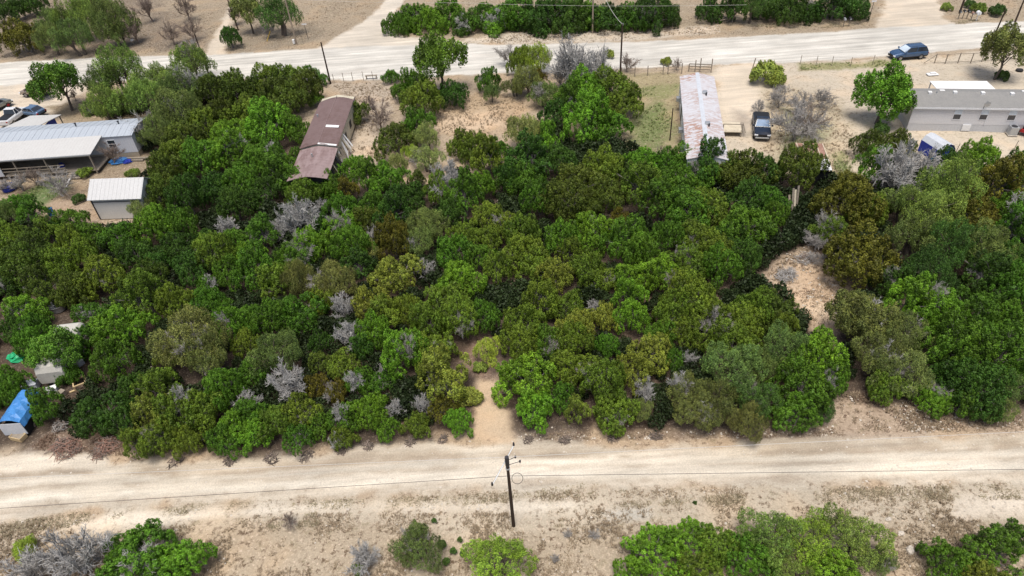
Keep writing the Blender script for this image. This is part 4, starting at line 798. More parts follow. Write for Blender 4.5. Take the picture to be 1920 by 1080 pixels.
# ------------------------------------------------------------------ trees
def leaf_crown(name, seed, nl, lr, tr, leaves, size, aspect, c, b, zmin=-.35, cone=0.0, up=.35, jit=.55, flat=1.0, shell=(.55, .8), irregular=.16, gap=1.25, cover=-.15):
    """crown of many small leaf sprays: nl billows (radius range lr) on an uneven dome of unit radius, each set with tufts
    (radius range tr), each tuft a bundle of sprays; centre height c, half height b"""
    r = np.random.default_rng(seed); L = []; tries = 0
    while len(L) < nl and tries < 4000:
        tries += 1; v = r.normal(size=3); v /= np.linalg.norm(v)
        if v[2] < zmin: continue
        k = r.uniform(*shell)*(1+irregular*math.sin(3*math.atan2(v[1], v[0])+seed)*(1-abs(v[2]))+r.normal()*irregular*.5)
        w = v*k; s = 1-cone*(w[2]+1)/2; p = np.array([w[0]*s, w[1]*s, c+w[2]*b]); rad = r.uniform(*lr)*(1-.35*cone*(w[2]+1)/2)
        if all(np.linalg.norm(p-q[0]) > (rad+q[1])*.84 for q in L): L.append((p, rad, v))
    V = []; LO = []; TI = []; ctr = np.array([0, 0, c*.8])
    for p, rad, out in L:
        blv = r.normal(.5, .12); tf = []
        for _ in range(400):
            d = r.normal(size=3); d /= np.linalg.norm(d)
            if d @ (out*.6+np.array([0, 0, up])) < cover: continue
            t = r.uniform(*tr); q = p+d*rad*r.uniform(.72, 1.18)*np.array([1, 1, flat])
            if any(np.linalg.norm(q-o[0]) < o[1]*.75 and o[1] > rad*.9 for o in L if o[0] is not p): pass
            if all(np.linalg.norm(q-o) > gap*t for o, _, _ in tf): tf.append((q, t, d))
        for q, t, dd in tf:
            n = max(6, int(leaves*(t/np.mean(tr))**2)); d = r.normal(size=(n, 3))+dd*.75+np.array([0, 0, up*.6]); d /= np.linalg.norm(d, axis=1)[:, None]
            rr_ = t*np.clip(r.normal(.85, .2, n), .2, 1.2); P0 = q+d*rr_[:, None]*np.array([.85, .85, 1.65])
            nm_ = d+r.normal(size=(n, 3))*jit*.75; ax = r.normal(size=(n, 3))+np.array([0, 0, up*1.5]); ax -= nm_*((ax*nm_).sum(1)/(nm_*nm_).sum(1))[:, None]; ax += d*.35
            ax /= np.linalg.norm(ax, axis=1)[:, None]     # sprays lie over the tuft, tips lifted
            sd = np.cross(ax, nm_); sd /= np.linalg.norm(sd, axis=1)[:, None]
            s = size*r.uniform(.6, 1.35, n)[:, None]; a = ax*s*aspect; e = sd*s*.5
            V.append(np.stack([P0-a*.5, P0+e-a*.05, P0+a*.55, P0-e-a*.05], 1).reshape(-1, 3))
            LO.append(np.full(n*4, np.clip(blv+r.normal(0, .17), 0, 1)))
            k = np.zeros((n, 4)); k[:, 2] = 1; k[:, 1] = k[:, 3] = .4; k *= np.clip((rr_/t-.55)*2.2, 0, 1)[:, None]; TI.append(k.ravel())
    V = np.concatenate(V); nq = 1/np.percentile(np.hypot(V[:, 0], V[:, 1]), 96); nz = (c+b)/np.percentile(V[:, 2], 99.5); V = V*np.array([nq, nq, nz]); L = [(q*np.array([nq, nq, nz]), t*nq, o) for q, t, o in L]
    me = bpy.data.meshes.new(name); fast_mesh(me, V, np.arange(len(V)).reshape(-1, 4))
    for nm, dta in (('lobe', np.concatenate(LO)), ('tip', np.concatenate(TI))):
        a = me.attributes.new(nm, 'FLOAT', 'POINT'); a.data.foreach_set('value', dta.astype(np.float32))
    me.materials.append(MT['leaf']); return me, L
def limb_mesh(name, seed, L, base_r, mat, n=12, fork=.25, kinks=.06, stems=1):
    """trunk with limbs running out to the billows"""
    r = random.Random(seed); m = MB(); Ls = sorted(L, key=lambda q: r.random())[:n]; c = np.mean([q[0] for q in L], 0)
    for s in range(stems):
        a = 2*math.pi*s/stems+r.random(); o = Vector((math.cos(a)*.1, math.sin(a)*.1, -.04)) if stems > 1 else Vector((0, 0, -.04))
        top = Vector((c[0]*.6+math.cos(a)*.18*(stems > 1), c[1]*.6+math.sin(a)*.18*(stems > 1), max(fork, c[2]*.75)))
        mid = o.lerp(top, .5)+Vector((r.uniform(-1, 1), r.uniform(-1, 1), 0))*kinks
        m.tube([o, mid, top, top+Vector((0, 0, .3*c[2]))], [base_r*1.25, base_r, base_r*.75, base_r*.35], 7)
        for i, (p, rad, _) in enumerate(Ls):
            if i % stems != s: continue
            st = mid.lerp(top, r.uniform(0, 1)); e = Vector(p); md = st.lerp(e, .5)+Vector((r.uniform(-1, 1), r.uniform(-1, 1), r.uniform(0, 1)))*kinks*1.5
            m.tube([st, md, e, e+(e-st)*rad*.5], [base_r*.5, base_r*.34, base_r*.16, base_r*.05], 4)
            for _k in range(3):
                d = Vector((r.uniform(-1, 1), r.uniform(-1, 1), r.uniform(-.3, 1)))*rad; m.tube([md.lerp(e, .6), e+d], [base_r*.15, base_r*.05], 3, caps=False)
    return m.mesh(name, mat)
def bare_mesh(name, seed, mat, trunk=.045, n1=7, n2=6, n3=7, spread=.9, lift=.55, h=.45, droop=0.0, tw=.006):
    """leafless tree: three orders of forking, unit radius about 1; returns trunk mesh and twig mesh"""
    r = random.Random(seed); T = MB(); Wg = MB()
    rv = lambda k: Vector((r.gauss(0, k), r.gauss(0, k), r.gauss(0, k)))
    o = Vector((0, 0, -.04)); fk = Vector((r.uniform(-.08, .08), r.uniform(-.08, .08), h)); T.tube([o, o.lerp(fk, .5)+rv(.03), fk], [trunk*1.3, trunk*1.05, trunk*.9], 7)
    for i in range(n1):
        a = 2*math.pi*(i+r.uniform(-.3, .3))/n1; el = r.uniform(.25, 1.3) if i else 1.4
        d = Vector((math.cos(a)*math.cos(el)*spread, math.sin(a)*math.cos(el)*spread, math.sin(el)*lift+.15)).normalized(); ln = r.uniform(.65, 1.0)
        st = o.lerp(fk, r.uniform(.65, 1)); p1 = st+d*ln*.5+rv(.04); e = st+d*ln+Vector((0, 0, .1))+rv(.05)
        T.tube([st, p1, e], [trunk*.55, trunk*.36, trunk*.15], 5)
        for j in range(n2):
            t = r.uniform(.2, 1); s2 = st.lerp(p1, t*2) if t < .5 else p1.lerp(e, t*2-1)
            d2 = (d+rv(.55)+Vector((0, 0, .25-droop))).normalized(); l2 = r.uniform(.25, .5)*(1.15-t*.4); m2 = s2+d2*l2*.5+rv(.02); e2 = s2+d2*l2+rv(.03)
            T.tube([s2, m2, e2], [trunk*.2, trunk*.13, tw*1.2], 3, caps=False)
            for k in range(n3):
                t = r.uniform(.15, 1); s3 = s2.lerp(e2, t); d3 = (d2+rv(.6)+Vector((0, 0, .2-droop))).normalized(); l3 = r.uniform(.1, .26); e3 = s3+d3*l3
                Wg.tube([s3, s3.lerp(e3, .5)+rv(.012), e3], [tw*1.3, tw, tw*.5], 3, caps=False)
                for q in range(2):
                    e4 = s3.lerp(e3, r.uniform(.3, .9)); Wg.tube([e4, e4+(d3+rv(.8)).normalized()*r.uniform(.05, .13)], [tw*.8, tw*.4], 3, caps=False)
    return T.mesh(name+'_trunk', mat), Wg.mesh(name+'_twigs', mat)
PR = {'round': [], 'jun': [], 'oak': [], 'open': [], 'silver': [], 'grey': [], 'brown': [], 'sap': [], 'bush': []}
for s in range(9):
    c, b, cone = [(.78, .76, .1), (.95, .92, .3), (.72, .7, .0), (.85, .82, .2), (1.05, 1.02, .4), (.75, .72, .15), (.8, .8, .1), (.68, .64, .05), (.9, .86, .25)][s]
    me, L = leaf_crown('juniper_crown', 100+s, [22, 25, 17, 30, 24, 32, 20, 27, 23][s], [(.2, .44), (.18, .38), (.24, .5), (.16, .36), (.17, .34), (.16, .33), (.2, .44), (.17, .38), (.2, .4)][s], (.085, .16), 104, .038, 1.65, c, b, cone=cone, up=.45, jit=.5, gap=1.6, shell=(.42, 1.0), cover=.05, irregular=.26)
    PR['jun'].append((me, limb_mesh('juniper_limbs', s, L, .055, MT['greybark'], 18, stems=1+s % 3)))
for s in range(6):
    c, b = [(1.0, .66), (.95, .64), (1.1, .72), (.9, .62), (1.0, .6), (1.05, .7)][s]
    me, L = leaf_crown('oak_crown', 200+s, [24, 20, 27, 23, 19, 25][s], (.2, .44), (.08, .16), 84, .032, 1.25, c, b, zmin=-.3, up=.15, jit=1.0, flat=.75, irregular=.26, shell=(.42, .98), gap=1.45, cover=-.15)
    PR['oak'].append((me, limb_mesh('oak_limbs', 50+s, L, .06, MT['bark'], 22, .35, .1, 1+s % 2)))
for s in range(4):
    c, b = [(1.35, .85), (1.3, .7), (1.5, .7), (1.25, .8)][s]
    me, L = leaf_crown('open_crown', 300+s, [26, 17, 15, 20][s], (.2, .34), (.08, .15), 50, .046, 1.3, c, b, zmin=-.35, up=.25, jit=.8, flat=.8, irregular=.22, shell=(.35, .85))
    PR['open'].append((me, limb_mesh('open_limbs', 70+s, L, .042, MT['bark'], 26, .55, .12, 1)))
for s in range(1):
    me, L = leaf_crown('round_crown', 350+s, 34, (.26, .38), (.09, .15), 60, .05, 1.35, 1.3, .88, zmin=-.6, up=.3, jit=.6, flat=.85, irregular=.12, shell=(.55, .86), gap=1.4, cover=-.3)
    PR['round'].append((me, limb_mesh('round_limbs', 75+s, L, .075, MT['bark'], 26, .5, .1, 1)))
for s in range(4): PR['silver'].append(bare_mesh('silver', 400+s, MT['silver'], .05, 11, 9, 11, .95, .85, .22, tw=.009))
for s in range(4): PR['grey'].append(bare_mesh('grey', 420+s, MT['greytwig'], .045, 10, 8, 10, 1.0, .7, .28, tw=.006))
for s in range(3): PR['brown'].append(bare_mesh('brown', 440+s, MT['browntwig'], .04, 8, 8, 9, .8, 1.0, .3, tw=.006))
for s in range(3):
    me, L = leaf_crown('sapling_crown', 500+s, 12, (.25, .4), (.12, .2), 16, .12, 1.6, 1.25, 1.2, cone=.75, up=.6, jit=.4); PR['sap'].append((me, limb_mesh('sapling_stem', 90+s, L, .06, MT['greybark'], 8)))
for s in range(4):
    me, L = leaf_crown('shrub_crown', 520+s, 14, (.26, .42), (.1, .18), 34, .08, 1.4, .6, .58, zmin=-.2, up=.5, jit=.6, irregular=.25); PR['bush'].append((me, limb_mesh('shrub_stems', 95+s, L, .035, MT['greybark'], 14, stems=3)))
# code: (prototype set, object name, category, kind word, colour word, albedo)
KIND = {
 'd': ('jun', 'juniper_tree', 'juniper', 'dark green', (0.034, 0.08, 0.014)), 'g': ('jun', 'juniper_tree', 'juniper', 'mid green', (0.056, 0.13, 0.015)),
 'b': ('jun', 'juniper_tree', 'juniper', 'bright green', (0.085, 0.185, 0.018)), 'o': ('jun', 'juniper_tree', 'juniper', 'olive', (0.086, 0.14, 0.02)),
 'n': ('jun', 'juniper_tree', 'juniper', 'brown', (.084, .084, .015)), 'x': ('jun', 'juniper_tree', 'juniper', 'dark olive', (0.056, 0.088, 0.016)),
 'e': ('jun', 'juniper_tree', 'juniper', 'yellowish olive', (0.13, 0.175, 0.034)),
 'O': ('oak', 'live_oak_tree', 'live oak', 'grey green', (0.1, 0.155, 0.052)), 'P': ('oak', 'live_oak_tree', 'live oak', 'pale green', (0.19, 0.24, 0.095)), 'q': ('oak', 'live_oak_tree', 'live oak', 'dark green', (0.05, 0.105, 0.026)),
 'v': ('oak', 'live_oak_tree', 'live oak', 'greyish olive', (0.125, 0.155, 0.056)), 'Y': ('oak', 'live_oak_tree', 'live oak', 'yellow green', (.19, .29, .045)), 'h': ('oak', 'live_oak_tree', 'live oak', 'light green', (0.13, 0.2, 0.052)),
 'Z': ('oak', 'live_oak_tree', 'tree', 'yellow green', (.27, .4, .065)), 'T': ('open', 'open_tree', 'tree', 'green', (0.075, 0.155, 0.024)), 'R': ('round', 'round_tree', 'tree', 'bright green', (0.085, 0.185, 0.022)), 't': ('open', 'open_tree', 'tree', 'grey olive', (0.125, 0.155, 0.055)),
 'S': ('silver', 'dead_tree', 'dead tree', 'silver', None), 'G': ('grey', 'dead_tree', 'dead tree', 'grey', None), 'W': ('brown', 'bare_tree', 'bare tree', 'thin brown', None),
 'k': ('sap', 'juniper_sapling', 'sapling', 'dark green', (.05, .105, .025)), 'u': ('bush', 'shrub', 'shrub', 'dark green', (.045, .09, .025)), 'w': ('bush', 'shrub', 'shrub', 'olive', (.17, .23, .06)), 'y': ('bush', 'shrub', 'shrub', 'light green', (.11, .18, .04)),
}
TREES = '''
38 62 40 n;18 14 32 d;62 6 26 d;100 45 38 O;150 28 46 h;205 38 40 O;95 72 30 O;140 68 34 O;175 5 30 h;225 60 26 O;250 52 30 W;318 58 26 W;357 52 26 W;275 10 30 W;345 8 30 W;432 72 22 d;463 20 32 t;520 22 36 q;500 50 18 G;435 25 24 W
108 152 44 T;225 128 40 h;190 150 34 O;285 150 42 h;265 182 48 h;355 112 46 h;330 165 40 O;200 195 38 h;322 205 46 O;300 240 38 O;395 170 38 x;445 165 42 x;470 205 36 o;385 228 40 o;432 250 46 b;345 262 38 x;255 228 40 G;70 165 18 t;137 176 14 W
505 145 34 o;540 150 38 o;570 168 34 x;583 140 14 g;605 150 13 g;540 195 38 x;500 235 46 b;556 245 30 g;520 178 40 x;480 170 34 o;410 215 34 x;590 185 18 g
745 32 26 g;775 22 30 g;805 30 30 b;838 22 32 g;870 32 28 d;900 20 34 g;935 28 32 b;965 22 34 g;1000 26 32 d;1035 18 36 d;1070 28 30 d;1100 20 32 g;1135 26 32 d;1165 18 34 d;1195 24 30 g;1225 18 34 d;1252 14 24 d;1340 8 26 d;1375 12 24 d;1410 10 28 q;1445 8 28 d;1480 10 28 d;1520 8 30 d;1560 6 30 d;1600 2 28 d
817 110 52 T;775 158 30 g;732 140 18 g;790 190 38 o;740 258 42 x;782 232 34 g;848 172 38 d;800 255 26 P;668 208 24 x;708 212 34 W;915 152 26 g;922 172 18 O;872 268 34 o;750 175 20 g;690 190 16 W
1003 105 36 Y;975 120 24 o;955 95 26 G;1072 106 48 S;1115 120 44 S;1085 138 38 S;1050 132 30 G;1140 130 28 G;1142 100 14 w;1175 115 22 W;1020 172 32 O;1098 172 44 b;1150 168 42 o;1172 198 36 o;1062 195 32 g;1102 222 50 b;1142 240 40 g;1040 215 28 d;980 240 36 P;1028 265 28 b;988 152 28 v;1008 143 18 n;965 160 22 v
1250 114 12 w;1270 118 15 W;1440 135 32 w;1464 172 28 G;1502 205 54 G;1520 222 36 W;1508 185 30 G;1425 195 16 G;1545 178 24 G;1664 168 50 R;1652 240 18 u;1888 90 46 t;1880 140 14 u;1635 266 34 x;1688 266 32 x;1835 14 15 y;1872 18 18 u;1820 8 12 u;1775 12 12 w
157 322 15 y;247 325 14 y;146 371 13 u;205 285 28 W;100 335 34 G;60 330 24 W;30 335 22 G;262 388 24 P;270 408 18 O;5 345 16 G
30 392 28 g;62 402 30 g;132 412 28 g;100 425 22 d;10 402 24 O;20 445 36 o;60 465 36 x;92 435 26 o;132 455 30 o;40 505 42 x;110 495 34 o;170 440 26 g;156 475 32 o;190 515 42 o;225 445 32 g;290 420 46 b;335 412 40 g;250 475 32 d;330 462 42 d;290 490 36 d;425 420 24 S;385 445 22 d;402 475 36 o;440 452 32 g;360 495 40 d;432 505 36 g;272 515 36 x;310 318 38 x;330 290 36 o;382 300 46 g;430 282 42 b;450 332 46 g;400 352 42 d;300 358 32 x;350 372 36 d;440 382 38 d;465 475 32 b;80 540 34 x;150 540 34 x;385 530 28 g;15 540 30 d;480 300 40 g
505 290 42 g;532 332 38 g;562 298 28 g;592 347 34 b;604 358 24 g;562 348 28 g;552 322 26 d;571 336 20 g;500 355 38 d;566 368 30 o;652 358 24 n;620 348 28 g;662 308 30 b;722 332 44 b;690 335 30 g;746 305 24 P;770 285 20 Y;800 298 30 P;782 335 18 x;840 326 38 S;886 282 32 o;912 302 34 o;935 292 30 g;900 345 36 b;955 330 32 d;640 385 34 g;555 396 46 S;518 430 24 S;602 382 18 S;605 420 26 d;640 425 42 b;572 452 46 b;662 462 36 g;548 486 40 g;738 452 38 n;692 468 22 P;802 420 40 O;782 448 34 O;840 398 34 d;872 372 38 g;702 388 38 g;740 402 36 d;690 412 32 x;850 472 40 g;872 440 34 o;916 402 36 o;922 442 32 o;952 425 28 o;742 508 50 e;798 500 22 S;622 522 42 v;520 522 42 o;562 522 38 v;900 482 32 g;932 502 32 o;862 525 42 b;672 502 32 d;480 505 42 g;490 442 34 g;700 430 20 S;820 355 30 o;770 372 32 d
982 332 42 g;1012 372 38 g;992 302 40 d;1050 302 42 d;1086 342 46 x;1130 322 42 o;1142 362 46 x;1062 382 46 x;1205 305 42 b;1242 290 22 W;1252 305 30 g;1290 304 38 g;1270 342 46 g;1330 314 42 d;1362 318 34 x;1388 322 42 x;1318 330 36 g;1432 318 32 d;1200 352 46 o;1240 382 46 g;1320 382 46 o;1290 402 50 g;1402 372 38 d;1055 442 40 g;1115 432 44 b;1175 452 46 g;1202 474 40 g;1250 440 40 g;1162 405 22 n;980 432 40 o;985 472 42 o;1002 502 32 o;1042 512 42 e;1102 502 42 o;1132 522 30 o;1302 452 40 o;1342 472 42 o;1290 492 42 o;1400 422 46 g;1400 478 40 d;1352 502 40 g;1232 512 42 b;1182 522 36 b;1272 532 36 o;1440 375 34 g;1436 432 24 g;1370 440 34 d;1100 385 30 x;1070 475 26 o
1500 320 48 x;1590 372 58 n;1562 425 42 o;1632 395 40 o;1612 482 66 n;1640 320 36 b;1692 302 54 S;1735 298 38 S;1660 335 22 S;1742 402 58 h;1702 385 42 O;1788 352 56 h;1822 405 48 n;1870 352 46 n;1902 335 40 g;1722 435 50 O;1792 452 58 q;1842 465 50 O;1742 502 50 q;1902 442 46 g;1886 492 46 d;1536 445 28 G;1462 450 18 G;1532 478 18 G;1455 400 26 g;1835 300 34 b;1780 305 30 d;1830 290 24 W;1690 345 22 S;1905 390 42 g;1850 520 46 d;1670 530 36 d
45 580 36 b;78 598 22 g;60 622 34 g;22 620 26 d;172 592 32 g;220 612 58 b;270 562 46 o;322 562 42 o;400 572 32 g;58 640 30 g;14 715 36 g;210 668 46 g;150 640 34 g;182 770 46 d;222 785 40 d;82 760 32 g;250 722 30 d;312 662 32 o;352 632 62 v;385 665 46 v;302 732 42 o;332 772 46 o;382 762 46 o;292 785 42 e;420 732 40 g;458 752 28 S;450 792 42 b;460 642 32 o;432 602 38 b;390 562 32 g;472 602 34 g;335 605 16 S;130 700 22 g;110 656 46 T;84 672 32 T;128 640 26 g;118 700 22 d;300 820 36 o;255 830 30 o;350 825 34 o;420 820 34 g;475 815 32 b;10 740 26 g;120 555 30 x
512 592 42 g;562 582 46 g;600 562 30 o;640 568 30 S;655 620 34 S;692 562 40 e;722 592 36 o;762 572 36 o;832 562 52 o;800 602 40 o;862 602 42 o;910 592 32 g;702 628 38 b;756 655 46 b;522 662 50 O;535 705 44 S;642 682 30 o;590 722 26 n;632 732 28 n;672 712 30 g;712 716 28 g;812 652 46 o;832 712 46 e;846 728 18 S;792 755 24 S;740 762 22 S;712 690 18 S;690 762 42 b;642 782 36 g;562 772 38 o;520 792 36 o;592 795 32 g;722 800 30 b;782 795 32 o;832 765 30 n;862 792 30 b;880 742 26 w;915 655 33 Z;902 688 15 w;600 640 26 d;560 820 32 g;640 820 28 o;480 690 38 g;470 775 34 g;600 680 24 x;680 650 28 d
985 602 42 o;1012 562 42 o;1062 572 42 o;1082 602 42 e;1115 572 18 S;1132 592 32 e;1186 592 38 b;1178 558 32 b;1026 642 32 g;1072 645 36 o;976 645 36 o;1140 650 24 g;1262 582 52 o;1302 562 50 o;1332 602 52 o;1392 592 50 o;1422 572 40 o;1372 642 50 o;1272 622 32 o;1240 628 32 g;1222 662 38 e;1192 692 42 e;1262 672 26 g;1212 722 28 S;1290 668 20 S;982 712 52 b;1002 762 48 b;1062 692 38 o;1102 692 42 o;1082 772 28 e;1132 722 42 o;1152 772 42 o;1290 732 42 v;1382 692 52 O;1342 742 46 v;1312 772 38 v;1422 752 46 q;1440 692 46 O;1400 785 40 v;1045 740 32 g;1200 770 24 v
1448 578 45 x;1476 656 46 O;1532 672 52 b;1502 722 54 g;1560 702 36 g;1490 772 44 g;1540 762 28 q;1600 592 46 t;1642 592 50 v;1692 622 46 v;1652 662 50 v;1692 692 56 v;1662 722 36 o;1702 572 46 b;1762 572 56 b;1832 592 60 g;1892 602 50 g;1792 642 56 g;1862 662 56 g;1782 702 46 d;1752 742 38 b;1832 722 56 d;1892 722 46 O;1872 762 34 O;1802 762 30 g;1900 540 44 g;1468 620 30 o
265 1035 76 g;335 1045 60 b;225 1015 44 g;120 1030 66 S;50 1060 46 S;45 1012 28 Y;676 1042 34 S;670 1066 15 y;780 1008 54 O;932 1036 68 Y;1232 1022 62 b;1292 1002 54 b;1342 1012 46 o;1400 1035 52 g;1442 995 62 h;1512 990 58 Y;1600 1000 66 h;1562 1052 52 b;1480 1055 50 h;1655 1040 32 O;1776 1032 56 g;1862 1022 56 g;1905 992 32 g;1852 1068 46 e;1190 1065 40 b;1300 1060 50 o
814 976 7 k;828 1020 11 k;850 1033 9 k;862 1012 7 k;867 1037 8 k;836 1052 9 k;1303 942 5 u;1210 1015 8 u;1065 1000 12 G;1115 1002 12 G;1042 1044 12 G;540 972 22 W;1460 150 20 w
'''
def pxy(s): return [tuple(float(v) if i < 3 else v for i, v in enumerate(t.split())) for ln in s.strip().splitlines() for t in ln.split(';')]
PLACED = []          # dicts: x, y, R, code, obj
tr_rng = random.Random(11)
for px, py, rp, code in pxy(TREES):
    ps, name, kindw, colw, alb = KIND[code]; var = tr_rng.randrange(len(PR[ps])); a_me, b_me = PR[ps][var]
    R = rp*mpp(px, py, 2.0)*{'jun': 1.07, 'oak': 1.07, 'open': 1.0, 'silver': 1.08, 'grey': 1.1, 'brown': 1.1, 'round': 1.0, 'sap': .8, 'bush': 1.0}[ps]
    vs = tr_rng.uniform(.9, 1.2) if ps in ('jun', 'oak') else 1.0
    if ps == 'jun' and R > 2.6: vs *= .85
    if ps == 'silver': vs = 1.2
    if py < 40 and px > 700 and ps == 'jun': R *= 1.22
    if py > 945 and ps in ('jun', 'oak', 'open'): R *= .95; vs *= .8; py += 14
    zc = {'jun': .8, 'oak': .95, 'open': 1.25, 'silver': 1.0, 'grey': 1.0, 'round': 1.3, 'brown': .85, 'sap': 1.2, 'bush': .6}[ps]*R*vs
    p = at(px, py, zc)
    root = empty(name, (p[0], p[1], 0), tr_rng.uniform(0, 6.28)); root.location.z = -.25*R if (py < 40 and px > 700 and ps == 'jun') else 0
    root.scale = (R*tr_rng.uniform(.86, 1.14), R*tr_rng.uniform(.86, 1.14), R*vs)
    if alb is not None:
        c = bpy.data.objects.new('crown', a_me); t = bpy.data.objects.new('trunk', b_me)
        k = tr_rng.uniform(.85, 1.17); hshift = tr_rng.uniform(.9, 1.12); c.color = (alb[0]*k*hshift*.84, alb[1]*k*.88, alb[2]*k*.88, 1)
    else:
        c = bpy.data.objects.new('crown', b_me); t = bpy.data.objects.new('trunk', a_me)
    for o in (c, t): col.objects.link(o); o.parent = root
    root['category'] = kindw
    if ps in ('jun', 'oak') and rp > 25 and tr_rng.random() < {'v': .8, 'e': .5, 'O': .3, 'o': .2, 'b': .18, 'g': .2, 'd': .15}.get(code, .08):
        tw = bpy.data.objects.new('dead_twigs', PR['silver' if tr_rng.random() < .3 else 'grey'][tr_rng.randrange(4)][1]); col.objects.link(tw); tw.parent = root
        k = tr_rng.uniform(.55, .72); tw.scale = (k, k, k*1.2); tw.location = (tr_rng.uniform(-.35, .35), tr_rng.uniform(-.35, .35), tr_rng.uniform(.2, .5)); tw.rotation_euler.z = tr_rng.uniform(0, 6)
    PLACED.append(dict(px=px, py=py, x=p[0], y=p[1], R=R, code=code, obj=root, rp=rp))
# ---- the undergrowth between the trunks: one uncountable mass
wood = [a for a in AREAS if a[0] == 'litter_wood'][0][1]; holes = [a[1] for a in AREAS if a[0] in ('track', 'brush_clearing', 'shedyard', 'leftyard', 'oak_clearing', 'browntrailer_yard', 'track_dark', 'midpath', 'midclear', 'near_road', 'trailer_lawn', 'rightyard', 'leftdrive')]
holes += [[tuple(at(a, b)[:2]) for a, b in q] for q in ([(0, 840), (0, 560), (180, 560), (200, 690), (120, 760), (110, 860)], [(560, 350), (560, 150), (680, 150), (660, 330)], [(1250, 310), (1250, 120), (1400, 120), (1400, 310)], [(1480, 350), (1500, 250), (1580, 250), (1590, 340)])]
gx, gy = np.meshgrid(np.arange(-75, 75, 1.15), np.arange(30, 100, 1.15)); gx = gx.ravel()+RNG.uniform(-.45, .45, gx.size); gy = gy.ravel()+RNG.uniform(-.45, .45, gy.size)
ok = sdist(gx, gy, wood) < -1.0
for hpoly in holes: ok &= sdist(gx, gy, hpoly) > .7
gx, gy = gx[ok], gy[ok]; TX = np.array([[t['x'], t['y'], t['R']] for t in PLACED if KIND[t['code']][0] in ('jun', 'oak')])
dmin = np.min(np.hypot(gx[:, None]-TX[None, :, 0], gy[:, None]-TX[None, :, 1])-TX[None, :, 2]*.75, axis=1); sel = dmin > .1
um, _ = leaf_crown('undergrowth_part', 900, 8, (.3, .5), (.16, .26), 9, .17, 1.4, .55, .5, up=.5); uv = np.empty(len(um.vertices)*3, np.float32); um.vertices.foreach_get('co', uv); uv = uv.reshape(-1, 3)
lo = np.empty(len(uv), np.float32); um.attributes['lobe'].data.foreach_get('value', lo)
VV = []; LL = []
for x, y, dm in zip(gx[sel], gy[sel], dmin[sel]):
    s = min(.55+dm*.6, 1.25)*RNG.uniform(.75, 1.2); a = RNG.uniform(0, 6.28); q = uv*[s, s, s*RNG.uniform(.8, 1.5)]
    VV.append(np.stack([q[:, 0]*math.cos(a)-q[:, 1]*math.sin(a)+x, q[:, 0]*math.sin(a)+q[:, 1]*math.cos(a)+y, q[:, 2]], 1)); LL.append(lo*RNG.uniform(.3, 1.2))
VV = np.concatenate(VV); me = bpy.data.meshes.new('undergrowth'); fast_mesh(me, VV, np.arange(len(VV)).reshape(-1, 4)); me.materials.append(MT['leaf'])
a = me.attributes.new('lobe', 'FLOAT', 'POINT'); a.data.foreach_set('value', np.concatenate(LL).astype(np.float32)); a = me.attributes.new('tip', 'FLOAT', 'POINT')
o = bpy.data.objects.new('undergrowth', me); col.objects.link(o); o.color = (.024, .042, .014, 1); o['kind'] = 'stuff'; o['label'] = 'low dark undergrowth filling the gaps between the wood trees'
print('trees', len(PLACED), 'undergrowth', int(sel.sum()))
# ------------------------------------------------------------------ labels that single each tree out
LM = [('the near utility pole', (963, 985)), ('the mouth of the dirt track', (930, 815)), ('the brush pile', (1475, 520)), ('the derelict brown trailer', (600, 270)), ('the rusty white trailer home', (1315, 230)), ('the grey mobile home', (1800, 230)), ('the metal shed', (220, 400)), ('the blue tarp shelter', (35, 790)), ('the travel trailer', (105, 645)), ('the porch house', (130, 280)), ('the canopy tent', (1768, 290)), ('the small lean-to shed', (1540, 310)), ('the parked SUV', (1700, 108)), ('the dark blue pickup', (1426, 245)), ('the wooden deck', (1375, 250)), ('the row of mailboxes', (1812, 35)), ('the pale utility pole', (556, 80)), ('the farm gate', (1250, 50)), ('the oak clearing', (1640, 780)), ('the white plated street sign', (1628, 39)), ('the pipe fence', (1810, 117)), ('the pole by the grey bare trees', (1163, 135)), ('the plank stack', (1483, 400))]
LMW = [(n, at(*q)[:2]) for n, q in LM]
SPEC = {(555, 396): 'the big silver dead tree', (840, 326): 'the sandy path silver tree', (655, 620): 'the tall silver tangle mid wood', (535, 705): 'the wide silver tangle', (915, 655): 'the yellow green tree at the track', (738, 452): 'the lone brown juniper', (1612, 482): 'the huge brown juniper', (742, 508): 'the silver tipped olive juniper', (352, 632): 'the pale broad oak', (1212, 722): 'the stony fringe silver tree', (1692, 302): 'the great silver tree by the tent', (425, 420): 'the silver tree by the shed', (1664, 168): 'the round green tree', (817, 110): 'the spreading tree at the far road', (1115, 572): 'the little silver snag', (792, 755): 'the silver brush by the track', (1532, 672): 'the sandy clearing juniper', (290, 420): 'the bright juniper by the shed', (640, 425): 'the bright twin junipers', (1115, 432): 'the bright dome mid wood', (1590, 372): 'the brown dome by the lean-to', (1742, 402): 'the feathery light oak', (1382, 692): 'the soft grey oak', (458, 752): 'the wood edge silver tree', (265, 1035): 'the big bright corner juniper', (120, 1030): 'the silver corner tree', (932, 1036): 'the yellow green verge oak', (1232, 1022): 'the big verge juniper', (38, 62): 'the brown juniper across the road', (355, 112): 'the umbrella oak', (1102, 222): 'the bright juniper by the lawn'}
for t in PLACED:
    k = (int(t['px']), int(t['py']))
    if k in SPEC: LMW.append((SPEC[k], (t['x'], t['y']))); t['spec'] = SPEC[k]
def relation(t, q):
    dx, dy = t['x']-q[0], t['y']-q[1]; a = math.degrees(math.atan2(dy, dx)) % 360
    return ['right of', 'behind-right of', 'behind', 'behind-left of', 'left of', 'front-left of', 'in front of', 'front-right of'][int(((a+22.5) % 360)//45)]
